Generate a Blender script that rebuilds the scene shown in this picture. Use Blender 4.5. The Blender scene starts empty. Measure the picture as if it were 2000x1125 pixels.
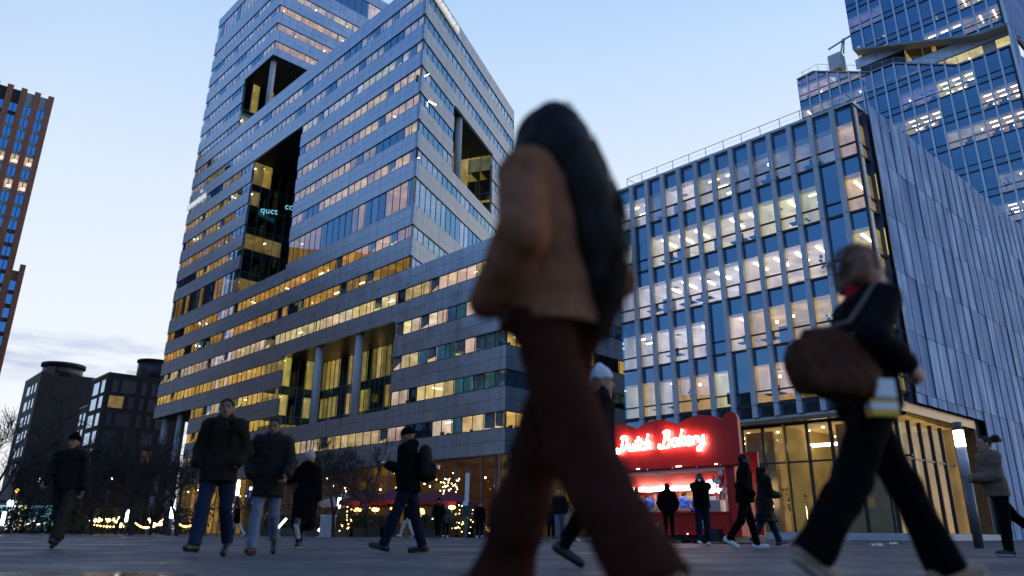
import bpy, math, random
import numpy as np
from mathutils import Vector, Matrix

RNG = random.Random(11)
rad = math.radians
scene = bpy.context.scene
COL = scene.collection

# ------------------------------------------------------------------ camera
F_PX, PITCH, ROLL, CAM_H = 1421.0, 18.6, 0.61, 0.28
_p, _r = rad(PITCH), rad(ROLL)
CAM_FW = Vector((0, math.cos(_p), math.sin(_p)))
_up0, _rt0 = Vector((0, -math.sin(_p), math.cos(_p))), Vector((1, 0, 0))
CAM_RT = _rt0 * math.cos(_r) + _up0 * math.sin(_r)
CAM_UP = _up0 * math.cos(_r) - _rt0 * math.sin(_r)
CAM_O = Vector((0, 0, CAM_H))
_cd = bpy.data.cameras.new('camera')
_cd.sensor_width = 36.0
_cd.lens = F_PX / 2000.0 * 36.0
_cd.clip_start, _cd.clip_end = 0.05, 3000.0
_cd.dof.use_dof = True
_cd.dof.focus_distance = 34.0
_cd.dof.aperture_fstop = 0.85
_cam = bpy.data.objects.new('camera', _cd)
COL.objects.link(_cam)
_m = Matrix((CAM_RT, CAM_UP, -CAM_FW)).transposed().to_4x4()
_m.translation = CAM_O
_cam.matrix_world = _m
scene.camera = _cam

# ------------------------------------------------------------------ world
def N(nt, typ, **kw):
    n = nt.nodes.new(typ)
    for k, v in kw.items():
        if k.startswith('i_'):
            n.inputs[int(k[2:])].default_value = v
        else:
            setattr(n, k, v)
    return n

def L(nt, a, b):
    nt.links.new(a, b)

def ramp(nt, fac, stops, interp='LINEAR'):
    r = nt.nodes.new('ShaderNodeValToRGB')
    r.color_ramp.interpolation = interp
    e = r.color_ramp.elements
    while len(e) < len(stops):
        e.new(0.5)
    for el, (p, c) in zip(e, stops):
        el.position = p
        el.color = (c, c, c, 1) if isinstance(c, (int, float)) else (*c, 1)
    L(nt, fac, r.inputs[0])
    return r.outputs[0]

def math_n(nt, op, a, b=None, c=None):
    n = nt.nodes.new('ShaderNodeMath')
    n.operation = op
    for k, v in enumerate((a, b, c)):
        if v is None:
            continue
        if isinstance(v, (int, float)):
            n.inputs[k].default_value = v
        else:
            L(nt, v, n.inputs[k])
    return n.outputs[0]

def mixc(nt, fac, a, b, blend='MIX'):
    n = nt.nodes.new('ShaderNodeMix')
    n.data_type = 'RGBA'
    n.blend_type = blend
    for sock, v in ((n.inputs[0], fac), (n.inputs[6], a), (n.inputs[7], b)):
        if isinstance(v, (int, float)):
            sock.default_value = v
        elif isinstance(v, tuple):
            sock.default_value = (*v, 1)
        else:
            L(nt, v, sock)
    return n.outputs[2]

SKY_GAIN = 1.0
_w = bpy.data.worlds.new('World')
scene.world = _w
_w.use_nodes = True
nt = _w.node_tree
bg = nt.nodes['Background']
tc = N(nt, 'ShaderNodeTexCoord')
sx = N(nt, 'ShaderNodeSeparateXYZ')
L(nt, tc.outputs['Generated'], sx.inputs[0])
X, Y, Z = sx.outputs
elev = ramp(nt, Z, [(0.0, (.80, .80, .90)), (.10, (.97, .95, .98)), (.24, (.94, .955, 1.0)), (.42, (.80, .885, 1.0)),
                    (.62, (.53, .72, .99)), (.80, (.24, .46, .88)), (1.0, (.16, .36, .80))])
az = math_n(nt, 'ADD', math_n(nt, 'MULTIPLY', X, math.sin(rad(24))), math_n(nt, 'MULTIPLY', Y, math.cos(rad(24))))
az = math_n(nt, 'ADD', math_n(nt, 'MULTIPLY', az, .5), .5)
gain = ramp(nt, az, [(0, (.17, .31, .56)), (.3, (.28, .45, .73)), (.52, (.52, .66, .87)), (.72, (.91, .945, .98)), (1, (1.03, 1.01, 1.0))])
skyc = mixc(nt, 1.0, elev, gain, 'MULTIPLY')
nis = N(nt, 'ShaderNodeTexSky', sky_type='NISHITA', sun_disc=False, sun_elevation=rad(4), sun_rotation=rad(75),
        ozone_density=2.0, dust_density=.5)
skyc = mixc(nt, 0.06, skyc, nis.outputs[0])
# thin evening cloud bank low on the left
cv = N(nt, 'ShaderNodeCombineXYZ')
L(nt, math_n(nt, 'MULTIPLY', X, 4.0), cv.inputs[0])
L(nt, math_n(nt, 'MULTIPLY', Y, 4.0), cv.inputs[1])
L(nt, math_n(nt, 'MULTIPLY', Z, 20.0), cv.inputs[2])
nz = N(nt, 'ShaderNodeTexNoise', i_2=1.5, i_3=7.0, i_4=.58)
L(nt, cv.outputs[0], nz.inputs['Vector'])
cl = ramp(nt, nz.outputs[0], [(.44, 0.0), (.60, 1.0)])
band = ramp(nt, Z, [(.150, 0.0), (.178, 1.0), (.205, 1.0), (.235, 0.0)])
azl = ramp(nt, X, [(.22, 1.0), (.48, 0.0)])
cf = math_n(nt, 'MULTIPLY', math_n(nt, 'MULTIPLY', cl, band), .85)
azr = math_n(nt, 'ADD', math_n(nt, 'MULTIPLY', X, .5), .5)
azl = ramp(nt, azr, [(.33, 1.0), (.42, 0.0)])
cf = math_n(nt, 'MULTIPLY', cf, azl)
skyc = mixc(nt, cf, skyc, (.50, .57, .78))
bg.inputs[1].default_value = SKY_GAIN
L(nt, skyc, bg.inputs[0])

# last glow of the set sun, low on the right and very soft
_sl = bpy.data.lights.new('sun', 'SUN')
_sl.energy, _sl.angle, _sl.color = 0.12, rad(25), (1.0, .86, .74)
_so = bpy.data.objects.new('sun', _sl)
COL.objects.link(_so)
_d = Vector((-math.sin(rad(75)) * math.cos(rad(9)), -math.cos(rad(75)) * math.cos(rad(9)), -math.sin(rad(9))))
_so.rotation_euler = _d.to_track_quat('-Z', 'Y').to_euler()

scene.view_settings.view_transform = 'Standard'
scene.view_settings.look = 'None'
scene.view_settings.exposure = 0.0
scene.view_settings.gamma = 1.0
scene.view_settings.use_curve_mapping = False
scene.render.engine = 'CYCLES'
cy = scene.cycles
cy.max_bounces, cy.diffuse_bounces, cy.glossy_bounces = 7, 3, 4
cy.transmission_bounces, cy.transparent_max_bounces = 4, 24
cy.sample_clamp_indirect, cy.sample_clamp_direct = 6.0, 0.0
cy.caustics_reflective = cy.caustics_refractive = False
cy.use_denoising = True
cy.blur_glossy = 0.5

# ------------------------------------------------------------------ objects
def tag(o, label=None, cat=None, group=None, kind=None):
    if label: o['label'] = label
    if cat: o['category'] = cat
    if group: o['group'] = group
    if kind: o['kind'] = kind
    return o

def thing(name, label, cat, loc=(0, 0, 0), group=None, rz=0):
    o = bpy.data.objects.new(name, None)
    o.empty_display_size = .2
    COL.objects.link(o)
    o.location = loc
    o.rotation_euler = (0, 0, rz)
    return tag(o, label, cat, group)

ROOTLOC = {}

class MB:
    """collects faces and links them as one mesh object"""
    def __init__(s):
        s.v, s.f, s.m, s.uv, s.mats, s.sm = [], [], [], [], [], []
    def mi(s, m):
        if m not in s.mats:
            s.mats.append(m)
        return s.mats.index(m)
    def face(s, pts, m, uv=None, smooth=False):
        b = len(s.v)
        s.v.extend([tuple(p) for p in pts])
        s.f.append(list(range(b, b + len(pts))))
        s.m.append(s.mi(m))
        s.sm.append(smooth)
        s.uv.append(uv if uv else [(0, 0)] * len(pts))
    def mesh(s, V, Fc, m, smooth=True):
        b = len(s.v)
        s.v.extend([tuple(p) for p in V])
        k = s.mi(m)
        for f in Fc:
            s.f.append([b + i for i in f])
            s.m.append(k)
            s.sm.append(smooth)
            s.uv.append([(V[i][0] + V[i][1], V[i][2]) for i in f])
    def box(s, F, s0, s1, d0, d1, z0, z1, m, uo=0, vo=0, skip=''):
        """box in a facade frame: s along, d outward, z up"""
        P = lambda a, d, z: F.pt(a, d, z)
        if 'f' not in skip: s.face([P(s0, d1, z0), P(s1, d1, z0), P(s1, d1, z1), P(s0, d1, z1)], m, [(s0-uo, z0-vo), (s1-uo, z0-vo), (s1-uo, z1-vo), (s0-uo, z1-vo)])
        if 'b' not in skip: s.face([P(s1, d0, z0), P(s0, d0, z0), P(s0, d0, z1), P(s1, d0, z1)], m, [(s1-uo, z0-vo), (s0-uo, z0-vo), (s0-uo, z1-vo), (s1-uo, z1-vo)])
        s.face([P(s0, d0, z0), P(s0, d1, z0), P(s0, d1, z1), P(s0, d0, z1)], m, [(d0, z0-vo), (d1, z0-vo), (d1, z1-vo), (d0, z1-vo)])
        s.face([P(s1, d1, z0), P(s1, d0, z0), P(s1, d0, z1), P(s1, d1, z1)], m, [(d1, z0-vo), (d0, z0-vo), (d0, z1-vo), (d1, z1-vo)])
        s.face([P(s0, d0, z1), P(s0, d1, z1), P(s1, d1, z1), P(s1, d0, z1)], m, [(s0-uo, d0), (s0-uo, d1), (s1-uo, d1), (s1-uo, d0)])
        s.face([P(s0, d1, z0), P(s0, d0, z0), P(s1, d0, z0), P(s1, d1, z0)], m, [(s0-uo, d1), (s0-uo, d0), (s1-uo, d0), (s1-uo, d1)])
    def tube(s, pts, radii, m, n=8, cap=True):
        pts = [Vector(p) for p in pts]
        if isinstance(radii, (int, float)): radii = [radii] * len(pts)
        rings = []
        ref = None
        b = len(s.v)
        for i, p in enumerate(pts):
            t = (pts[min(i+1, len(pts)-1)] - pts[max(i-1, 0)])
            t = t.normalized() if t.length > 1e-9 else Vector((0, 0, 1))
            if ref is None:
                ref = t.orthogonal().normalized()
            else:
                ref = (ref - t * ref.dot(t))
                ref = ref.normalized() if ref.length > 1e-6 else t.orthogonal().normalized()
            bi = t.cross(ref)
            for k in range(n):
                a = 2 * math.pi * k / n
                s.v.append(tuple(p + (ref * math.cos(a) + bi * math.sin(a)) * radii[i]))
        k_ = s.mi(m)
        for i in range(len(pts) - 1):
            for k in range(n):
                a, c = b + i*n + k, b + i*n + (k+1) % n
                s.f.append([a, c, c + n, a + n]); s.m.append(k_); s.sm.append(True)
                s.uv.append([(k/n, i), ((k+1)/n, i), ((k+1)/n, i+1), (k/n, i+1)])
        if cap:
            for i, rev in ((0, True), (len(pts)-1, False)):
                f = [b + i*n + k for k in range(n)]
                s.f.append(f[::-1] if rev else f); s.m.append(k_); s.sm.append(False); s.uv.append([(0, 0)]*n)
    def ball(s, c, r, m, n=10, sc=(1, 1, 1)):
        c = Vector(c); V = []; Fc = []
        rows = max(4, n // 2 + 1)
        for i in range(rows + 1):
            t = math.pi * i / rows
            for k in range(n):
                a = 2*math.pi*k/n
                V.append((c.x + r*sc[0]*math.sin(t)*math.cos(a), c.y + r*sc[1]*math.sin(t)*math.sin(a), c.z + r*sc[2]*math.cos(t)))
        for i in range(rows):
            for k in range(n):
                Fc.append([i*n+k, (i+1)*n+k, (i+1)*n+(k+1) % n, i*n+(k+1) % n])
        s.mesh(V, Fc, m)
    def build(s, name, parent=None, off=None):
        me = bpy.data.meshes.new(name)
        V = np.array(s.v, dtype=np.float64) if s.v else np.zeros((0, 3))
        if off is None and parent is not None:
            r = parent
            off = Vector((0, 0, 0))
            while r is not None:
                off = off + r.location
                r = r.parent
        if off is not None and len(V):
            V = V - np.array(off)
        me.from_pydata(V.tolist(), [], s.f)
        for m in s.mats:
            me.materials.append(m)
        me.polygons.foreach_set('material_index', s.m)
        me.polygons.foreach_set('use_smooth', s.sm)
        uvl = me.uv_layers.new(name='UVMap')
        flat = [c for f in s.uv for p in f for c in p]
        uvl.data.foreach_set('uv', flat)
        me.update()
        o = bpy.data.objects.new(name, me)
        COL.objects.link(o)
        if parent is not None:
            o.parent = parent
        return o

class Frame:
    """facade frame: origin, direction along it (degrees from +Y towards +X), side of the outward normal"""
    def __init__(s, P, ang, side):
        a = rad(ang)
        s.P = Vector((P[0], P[1], P[2] if len(P) > 2 else 0))
        s.u = Vector((math.sin(a), math.cos(a), 0))
        s.n = Vector((-s.u.y, s.u.x, 0)) if side > 0 else Vector((s.u.y, -s.u.x, 0))
    def pt(s, a, d=0, z=0):
        return s.P + s.u * a + s.n * d + Vector((0, 0, z))
    def at(s, a, d=0, z=0):
        f = Frame.__new__(Frame)
        f.P, f.u, f.n = s.pt(a, d, z), s.u, s.n
        return f
    def turn(s, a, d=0, into=True):
        """frame of a wall that starts at (a,d) and runs inward; its outward normal looks back along -u"""
        f = Frame.__new__(Frame)
        f.P, f.u, f.n = s.pt(a, d, 0), -s.n, (-s.u if into else s.u)
        return f

def copy_tree(o, parent=None):
    c = o.copy()
    COL.objects.link(c)
    c.parent = parent
    for ch in [x for x in bpy.data.objects if x.parent == o]:
        copy_tree(ch, c)
    return c

def ground_z(x):
    return 0.005 * max(-70.0, min(40.0, x))

def px_ray(x, y):
    return CAM_FW + CAM_RT * ((x - 1000) / F_PX) + CAM_UP * ((562.5 - y) / F_PX)

def px_at(x, y, dist):
    """point seen at photo pixel (x, y), dist metres ahead (world y)"""
    d = px_ray(x, y)
    return CAM_O + d * (dist / d.y)

# ------------------------------------------------------------------ materials
def new_mat(name):
    m = bpy.data.materials.new(name)
    m.use_nodes = True
    return m, m.node_tree, m.node_tree.nodes['Principled BSDF']

def simple(name, c, rough=.6, metal=0.0, noise=.12, scale=3.0, bump=0.0, spec=.5):
    m, nt, b = new_mat(name)
    tc = N(nt, 'ShaderNodeTexCoord')
    nz = N(nt, 'ShaderNodeTexNoise', i_2=scale, i_3=5.0)
    L(nt, tc.outputs['Object'], nz.inputs['Vector'])
    f = ramp(nt, nz.outputs[0], [(.3, 1 - noise), (.7, 1 + noise)])
    L(nt, mixc(nt, 1.0, c, f, 'MULTIPLY'), b.inputs['Base Color'])
    b.inputs['Roughness'].default_value = rough
    b.inputs['Metallic'].default_value = metal
    b.inputs['Specular IOR Level'].default_value = spec
    if bump:
        bp = N(nt, 'ShaderNodeBump')
        bp.inputs['Strength'].default_value = bump
        L(nt, nz.outputs[0], bp.inputs['Height'])
        L(nt, bp.outputs[0], b.inputs['Normal'])
    return m

def panels(name, c1, c2, mortar, bw, rh, ms, rough, metal, ribs=0):
    m, nt, b = new_mat(name)
    uv = N(nt, 'ShaderNodeUVMap')
    br = N(nt, 'ShaderNodeTexBrick', offset=0.0, squash=1.0)
    L(nt, uv.outputs[0], br.inputs['Vector'])
    for k, c in (('Color1', c1), ('Color2', c2), ('Mortar', mortar)):
        br.inputs[k].default_value = (*c, 1)
    br.inputs['Scale'].default_value = 1
    br.inputs['Mortar Size'].default_value = ms
    br.inputs['Mortar Smooth'].default_value = .2
    br.inputs['Brick Width'].default_value = bw
    br.inputs['Row Height'].default_value = rh
    nz = N(nt, 'ShaderNodeTexNoise', i_2=.7, i_3=6.0, i_4=.6)
    tc = N(nt, 'ShaderNodeTexCoord')
    L(nt, tc.outputs['Object'], nz.inputs['Vector'])
    f = ramp(nt, nz.outputs[0], [(.3, .90), (.7, 1.08)])
    mp = N(nt, 'ShaderNodeMapping')      # rain streaks run down the panels
    mp.inputs['Scale'].default_value = (1.6, .10, 1)
    L(nt, uv.outputs[0], mp.inputs[0])
    ns = N(nt, 'ShaderNodeTexNoise', i_2=1.0, i_3=5.0, i_4=.6)
    L(nt, mp.outputs[0], ns.inputs['Vector'])
    f = math_n(nt, 'MULTIPLY', f, ramp(nt, ns.outputs[0], [(.32, .84), (.5, 1.0), (.68, 1.10)]))
    L(nt, mixc(nt, 1.0, br.outputs[0], f, 'MULTIPLY'), b.inputs['Base Color'])
    b.inputs['Metallic'].default_value = metal
    rr = ramp(nt, nz.outputs[0], [(.3, rough - .06), (.7, rough + .08)])
    L(nt, rr, b.inputs['Roughness'])
    if ribs:
        wv = N(nt, 'ShaderNodeTexWave', wave_type='BANDS', bands_direction='Y' if ribs < 0 else 'X')
        wv.inputs['Scale'].default_value = abs(ribs)
        L(nt, uv.outputs[0], wv.inputs['Vector'])
        bp = N(nt, 'ShaderNodeBump')
        bp.inputs['Strength'].default_value = .5
        bp.inputs['Distance'].default_value = .02
        L(nt, wv.outputs[0], bp.inputs['Height'])
        L(nt, bp.outputs[0], b.inputs['Normal'])
    return m

def glass(name, tint, refl, k0=.10, k1=1.0, power=4.0, rough=0.0):
    """architectural pane: see-through plus a coated mirror reflection that grows at grazing angles"""
    m, nt, b = new_mat(name)
    nt.nodes.remove(b)
    out = nt.nodes['Material Output']
    tr = N(nt, 'ShaderNodeBsdfTransparent')
    tr.inputs[0].default_value = (*tint, 1)
    gl = N(nt, 'ShaderNodeBsdfGlossy')
    gl.inputs['Color'].default_value = (*refl, 1)
    gl.inputs['Roughness'].default_value = rough
    lw = N(nt, 'ShaderNodeLayerWeight')
    lw.inputs['Blend'].default_value = .5
    p = math_n(nt, 'POWER', lw.outputs['Facing'], power)
    f = math_n(nt, 'MULTIPLY_ADD', p, k1 - k0, k0)
    mx = N(nt, 'ShaderNodeMixShader')
    L(nt, f, mx.inputs[0]); L(nt, tr.outputs[0], mx.inputs[1]); L(nt, gl.outputs[0], mx.inputs[2])
    L(nt, mx.outputs[0], out.inputs[0])
    return m

_LIT = {}
def lit(c, e, stripes=0.0, var=.38, base=.3):
    """room surface that glows by itself, for rooms with their lamps on"""
    key = (c, round(e, 2), stripes, var)
    if key in _LIT:
        return _LIT[key]
    m, nt, b = new_mat('glowing_room')
    b.inputs['Base Color'].default_value = (c[0]*base, c[1]*base, c[2]*base, 1)
    b.inputs['Roughness'].default_value = .8
    tc = N(nt, 'ShaderNodeTexCoord')
    nz = N(nt, 'ShaderNodeTexNoise', i_2=.75, i_3=4.0)
    L(nt, tc.outputs['Object'], nz.inputs['Vector'])
    f = ramp(nt, nz.outputs[0], [(.34, 1 - var), (.7, 1 + var)])
    if stripes:
        uv = N(nt, 'ShaderNodeUVMap')
        mp = N(nt, 'ShaderNodeMapping')
        mp.inputs['Scale'].default_value = (stripes, .02, 1)
        L(nt, uv.outputs[0], mp.inputs[0])
        n2 = N(nt, 'ShaderNodeTexNoise', i_2=1.0, i_3=2.0)
        L(nt, mp.outputs[0], n2.inputs['Vector'])
        f2 = ramp(nt, n2.outputs[0], [(.36, .18), (.46, .8), (.56, 1.0), (.66, .45)])
        f = math_n(nt, 'MULTIPLY', f, f2)
    b.inputs['Emission Color'].default_value = (*c, 1)  # walls and ceilings glow themselves in place of bounced lamp light
    L(nt, math_n(nt, 'MULTIPLY', f, e), b.inputs['Emission Strength'])
    _LIT[key] = m
    return m

_EM = {}
def lamp(c, e):
    key = (c, e)
    if key not in _EM:
        m, nt, b = new_mat('lamp_glow')
        b.inputs['Base Color'].default_value = (.8, .8, .8, 1)
        b.inputs['Emission Color'].default_value = (*c, 1)
        b.inputs['Emission Strength'].default_value = e
        _EM[key] = m
    return _EM[key]

M_ALU = panels('silver_aluminium_panels', (.41, .49, .61), (.36, .44, .56), (.10, .11, .13), 2.75, 1.04, .02, .33, .75)
M_ALU_S = panels('silver_ribbed_panels', (.48, .48, .49), (.44, .45, .46), (.16, .17, .19), 2.75, 1.04, .018, .42, .5, ribs=-2.4)
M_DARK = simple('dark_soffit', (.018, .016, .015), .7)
M_FRAME = simple('dark_window_frame', (.03, .033, .04), .4, .3)
M_FRAME_L = simple('grey_mullion', (.22, .24, .26), .4, .3)
M_SLAB = simple('dark_slab_edge', (.03, .045, .06), .5)
M_DARKROOM = simple('unlit_room', (.05, .05, .055), .9)
M_CONC = simple('pale_concrete', (.55, .55, .55), .7, bump=.1)
M_GLASS = glass('coated_window_glass', (.80, .78, .70), (.30, .62, 1.0), .30, .95, 3.5)
M_GLASS_B = glass('solar_blue_glass', (.86, .88, .84), (.30, .62, 1.0), .36, .95, 3.5)
M_GLASS_C = glass('clear_glass', (.92, .94, .92), (.85, .95, 1.0), .07, .9, 4.0)
M_GLASS_G = glass('greenish_glass', (.66, .74, .62), (.55, .80, .90), .10, .9, 4.0)
M_BLIND = simple('window_blind', (.55, .56, .58), .8)
M_FURN = simple('dark_office_furniture', (.03, .03, .04), .6)
M_STEEL = simple('galvanised_steel', (.45, .47, .50), .35, .6)
WARM, AMBER, PALE, COOL = (1.0, .66, .20), (1.0, .57, .12), (1.0, .80, .50), (.95, .92, .84)
L_STRIP = lamp((1.0, .86, .62), 11.0)
L_SPOT = lamp((1.0, .82, .50), 12.0)
CREAM = (1.0, .90, .70)
# ================================================================== facade helpers
def room_fill(mb, F, a, b, zf, zc, depth, state, rng, lum='par', d0=-.2, corner=None):
    """one room behind a facade: ceiling, floor, back, side walls, luminaires"""
    P = F.pt
    if state == 'dark':
        mc = mb_ = ms = M_DARKROOM
    else:
        c, e = state
        c = (c[0], round(c[1] * rng.choice((.93, 1.0, 1.06)), 3), round(c[2] * rng.choice((.75, 1.0, 1.35)), 3))
        mc, mb_, ms = lit(c, e), lit(c, e * .85, stripes=.9), lit(c, e * .7)
    e = a
    if corner:      # rooms by a building corner stop at its bisector
        sc, k = corner
        a = max(a, sc + (.25 - d0) * k * .6)
        if b - a < .3: return
        depth = min(depth, max(.3, .92 * (b - sc) / k + d0))
        e = max(a, sc + (depth - d0) * k)
    dd = d0 - depth
    mb.face([P(a, d0, zc), P(b, d0, zc), P(b, dd, zc), P(e, dd, zc)], mc)
    mb.face([P(a, d0, zf), P(b, d0, zf), P(b, dd, zf), P(e, dd, zf)], M_DARKROOM)
    o = rng.uniform(0, 50)
    mb.face([P(e, dd, zf), P(b, dd, zf), P(b, dd, zc), P(e, dd, zc)], mb_, [(e+o, zf), (b+o, zf), (b+o, zc), (e+o, zc)])
    for x, x2 in ((a + .012, e + .012), (b - .012, b - .012)):
        mb.face([P(x, d0, zf), P(x2, dd, zf), P(x2, dd, zc), P(x, d0, zc)], ms)
    if state != 'dark' and lum and depth > 2.6:
        if lum == 'par':
            n = max(1, int((b - a) / 1.375))
            for i in range(n):
                x = a + (i + .5) * (b - a) / n
                mb.box(F, x - .42, x + .42, -1.75, -1.62, zc - .07, zc - .02, L_STRIP)
                if rng.random() < .6:
                    mb.box(F, x + .6, x + .68, -1.75, -1.67, zc - .06, zc - .02, L_SPOT)
        elif lum == 'perp':
            x = a + rng.uniform(.5, 1.2)
            while x < b - .3:
                q = -1.0 - rng.random()
                mb.box(F, x - .06, x + .06, q - 1.1, q, zc - .07, zc - .02, L_STRIP)
                x += 2.75
        elif lum == 'spot':
            x = a + rng.uniform(.4, 1.0)
            while x < b - .2:
                q = -1.0 - 1.6 * rng.random()
                mb.box(F, x - .06, x + .06, q - .12, q, zc - .05, zc - .02, L_SPOT)
                x += rng.uniform(1.0, 2.2)

def strip(root, F, s0, s1, zb, zt, fill, rng, pane=1.375, depth=3.6, g=None, tilt=.006, corner=None, inset=0.0):
    """one storey's ribbon window: glass panes, mullions, rooms behind it. fill(rng, i) -> (panes, state, lum)"""
    g = g or M_GLASS
    gm, im = MB(), MB()
    n = max(1, round((s1 - s0) / pane))
    w = (s1 - s0) / n
    for i in range(n):
        a, b = s0 + i * w, s0 + (i + 1) * w
        t, q = rng.uniform(-tilt, tilt), rng.uniform(-tilt, tilt)
        d = -.10
        gm.face([F.pt(a, d - t, zb), F.pt(b, d + t, zb), F.pt(b, d + t + q, zt), F.pt(a, d - t + q, zt)], g)
        gm.box(F, a - .018, a + .018, -.14, -.06, zb + .05, zt - .05, M_FRAME)
    gm.box(F, s0, s1, -.14, -.02, zb - .02, zb + .05, M_FRAME)
    gm.box(F, s0, s1, -.14, -.02, zt - .05, zt + .02, M_FRAME)
    o = gm.build('window_row', root)
    i = 0
    while i < n:
        k, st, lum = fill(rng, i, n)
        k = min(k, n - i)
        a, b = max(s0 + inset, s0 + i * w), s0 + (i + k) * w
        if b - a < .3:
            i += k; continue
        room_fill(im, F, a, b, zb - .6, zt + .06, depth, st, rng, lum, corner=corner)
        if rng.random() < .16:
            j = rng.randrange(k)
            im.face([F.pt(a + j*w + .03, -.2, zb + rng.uniform(0, 1.0)), F.pt(a + (j+1)*w - .03, -.2, zb + rng.uniform(0, .4)),
                     F.pt(a + (j+1)*w - .03, -.2, zt), F.pt(a + j*w + .03, -.2, zt)], M_BLIND)
        if st != 'dark':
            c_ = (st[0][0], round(st[0][1] * .92, 2), round(st[0][2] * .8, 2))
            x = a + .05
            while x < b - .4:
                q = rng.random()
                if q < .30:      # drawn curtain or pillar edge, glowing by itself
                    w_ = rng.uniform(.12, .5)
                    im.face([F.pt(x, -.24, zb - .1), F.pt(x + w_, -.30, zb - .1), F.pt(x + w_, -.30, zt + .04), F.pt(x, -.24, zt + .04)],
                            lit(c_, round(st[1] * rng.choice((.25, .5, 1.15)), 1)))
                elif q < .42:    # back of a chair, a screen or someone standing
                    h_ = rng.uniform(.15, .75)
                    im.box(F, x, x + rng.uniform(.25, .5), -.95, -.8, zb - .3, zb + h_, M_FURN)
                x += rng.uniform(.5, 1.4)
        if st != 'dark' and rng.random() < .5:
            x = a + rng.uniform(.1, max(.2, (k - .6) * w))
            im.box(F, x, x + rng.uniform(.3, .6), -.8, -.6, zb - .5, zb + rng.uniform(.1, .5), M_FURN)
        i += k
    im.build('office_interior', o)
    return o

def fill_gen(p_lit, c, e0, e1, lo=1, hi=5, lums=('par', 'perp', 'spot')):
    def f(rng, i, n):
        k = rng.randint(lo, hi)
        if rng.random() < p_lit:
            return k, (c, round(rng.uniform(e0, e1) * 5) / 5), rng.choice(lums)
        return max(1, k - 1), 'dark', None
    return f

def cells_minus(s0, s1, cuts):
    """intervals of s0..s1 without the cuts"""
    out, x = [], s0
    for a, b in sorted(cuts):
        if b <= s0 or a >= s1: continue
        if a > x: out.append((x, min(a, s1)))
        x = max(x, b)
    if x < s1: out.append((x, s1))
    return out

def glass_screen(root, F, s0, s1, z0, z1, floors, rng, pane=1.4, p_lit=.7, c=WARM, e=(.4, .8), g=None, depth=5, slab=1.0, lum='perp', name='glass_screen'):
    """tall recessed glazing with whole storeys behind it"""
    g = g or M_GLASS_G
    gm, im = MB(), MB()
    n = max(1, round((s1 - s0) / pane)); w = (s1 - s0) / n
    for i in range(n):
        a, b = s0 + i*w, s0 + (i+1)*w
        t = rng.uniform(-.004, .004)
        gm.face([F.pt(a, -t, z0), F.pt(b, t, z0), F.pt(b, t, z1), F.pt(a, -t, z1)], g)
        gm.box(F, a - .025, a + .025, -.06, .05, z0, z1, M_FRAME_L)
    zs = [z for z in floors if z0 < z < z1]
    for z in zs:
        gm.box(F, s0, s1, -.05, .04, z - .03, z + .03, M_FRAME_L)
        im.box(F, s0, s1, -.5, -.12, z - slab, z, M_SLAB)
    o = gm.build(name, root)
    lv = [z0 - .01] + zs + [z1 + slab]
    for k in range(len(lv) - 1):
        a = s0
        while a < s1 - .1:
            b = min(s1, a + w * rng.choice((1, 1, 2)))
            st = (c, round(rng.uniform(*e) * 5) / 5) if rng.random() < p_lit else 'dark'
            room_fill(im, F, a, b, lv[k] + .02, lv[k+1] - slab, depth, st, rng, lum if st != 'dark' else None, d0=-.14)
            a = b
    im.build('office_interior', o)
    return o

# ================================================================== the silver office tower
A0 = Vector((-.4453, 60.5, 0))
FA = Frame(A0, -44.8, +1)
TW = thing('office_tower', 'silver grey panelled office tower stepping up behind the square, with ribbon windows lit yellow', 'office tower', (*FA.pt(30, -10, 0).xy, ground_z(-30)))
S_LOW, S_SLAB, S_TWR, S_END = 0.0, 14.33, 54.5, 81.1
Z_LOW, Z_SLABR, Z_TOP = 26.05, 63.8, 94.6
FS = Frame(FA.pt(S_SLAB, 0, 0), 19.7, -1)      # slanted flank of the slab
FT = Frame(FA.pt(S_TWR, 0, 0), 47.0, -1)       # flank of the high part
FL = Frame(A0, 44.3, -1)                        # flank of the low wing
TOPS = [9.93 + 3.53 * k for k in range(7)] + [36.72] + [40.28 + 3.54 * k for k in range(14)]
ROWS = []
for t in TOPS:
    h = 3.26 if abs(t - 36.72) < .1 else 1.42
    ROWS.append((t - h, t))
ROWS = [r for r in ROWS if r[1] < 87.5] + [(89.1, 92.6)]
CUTS = [  # recesses in the long face: s0, s1, z0, z1
    (16.45, 39.9, 11.75, 20.85), (41.7, 56.4, 32.85, 54.4), (54.5, 64.5, 63.8, 72.95), (66.6, 81.1, -1, 17.15)]
r1 = random.Random(5)
wall = MB()
def wall_piece(F, s0, s1, z0, z1, mat, vo, th=.3):
    if s1 - s0 > .01 and z1 - z0 > .01:
        wall.box(F, s0, s1, -th, 0, z0, z1, mat, uo=S_SLAB, vo=vo)

def face_grid(F, segs, rows, cuts, mat, zbase):
    """segs: (s0, s1, ztop). Emits wall pieces between the ribbon rows and returns the window runs"""
    runs = []
    for s0, s1, zt in segs:
        edges = [zbase] + [q for r in rows if r[0] > zbase and r[1] < zt for q in r] + [zt]
        for i in range(len(edges) - 1):
            z0, z1 = edges[i], edges[i+1]
            zz = sorted({z0, z1, *[c for cut in cuts for c in cut[2:] if z0 < c < z1]})
            for a, b in zip(zz[:-1], zz[1:]):
                mid = (a + b) / 2
                free = cells_minus(s0, s1, [(c[0], c[1]) for c in cuts if c[2] < mid < c[3]])
                for x0, x1 in free:
                    if i % 2 == 0:
                        wall_piece(F, x0, x1, a, b, mat, z0 if z0 > zbase + .1 else z1)
                    else:
                        runs.append((x0, x1, a, b, z0, z1))
    return runs

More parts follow.
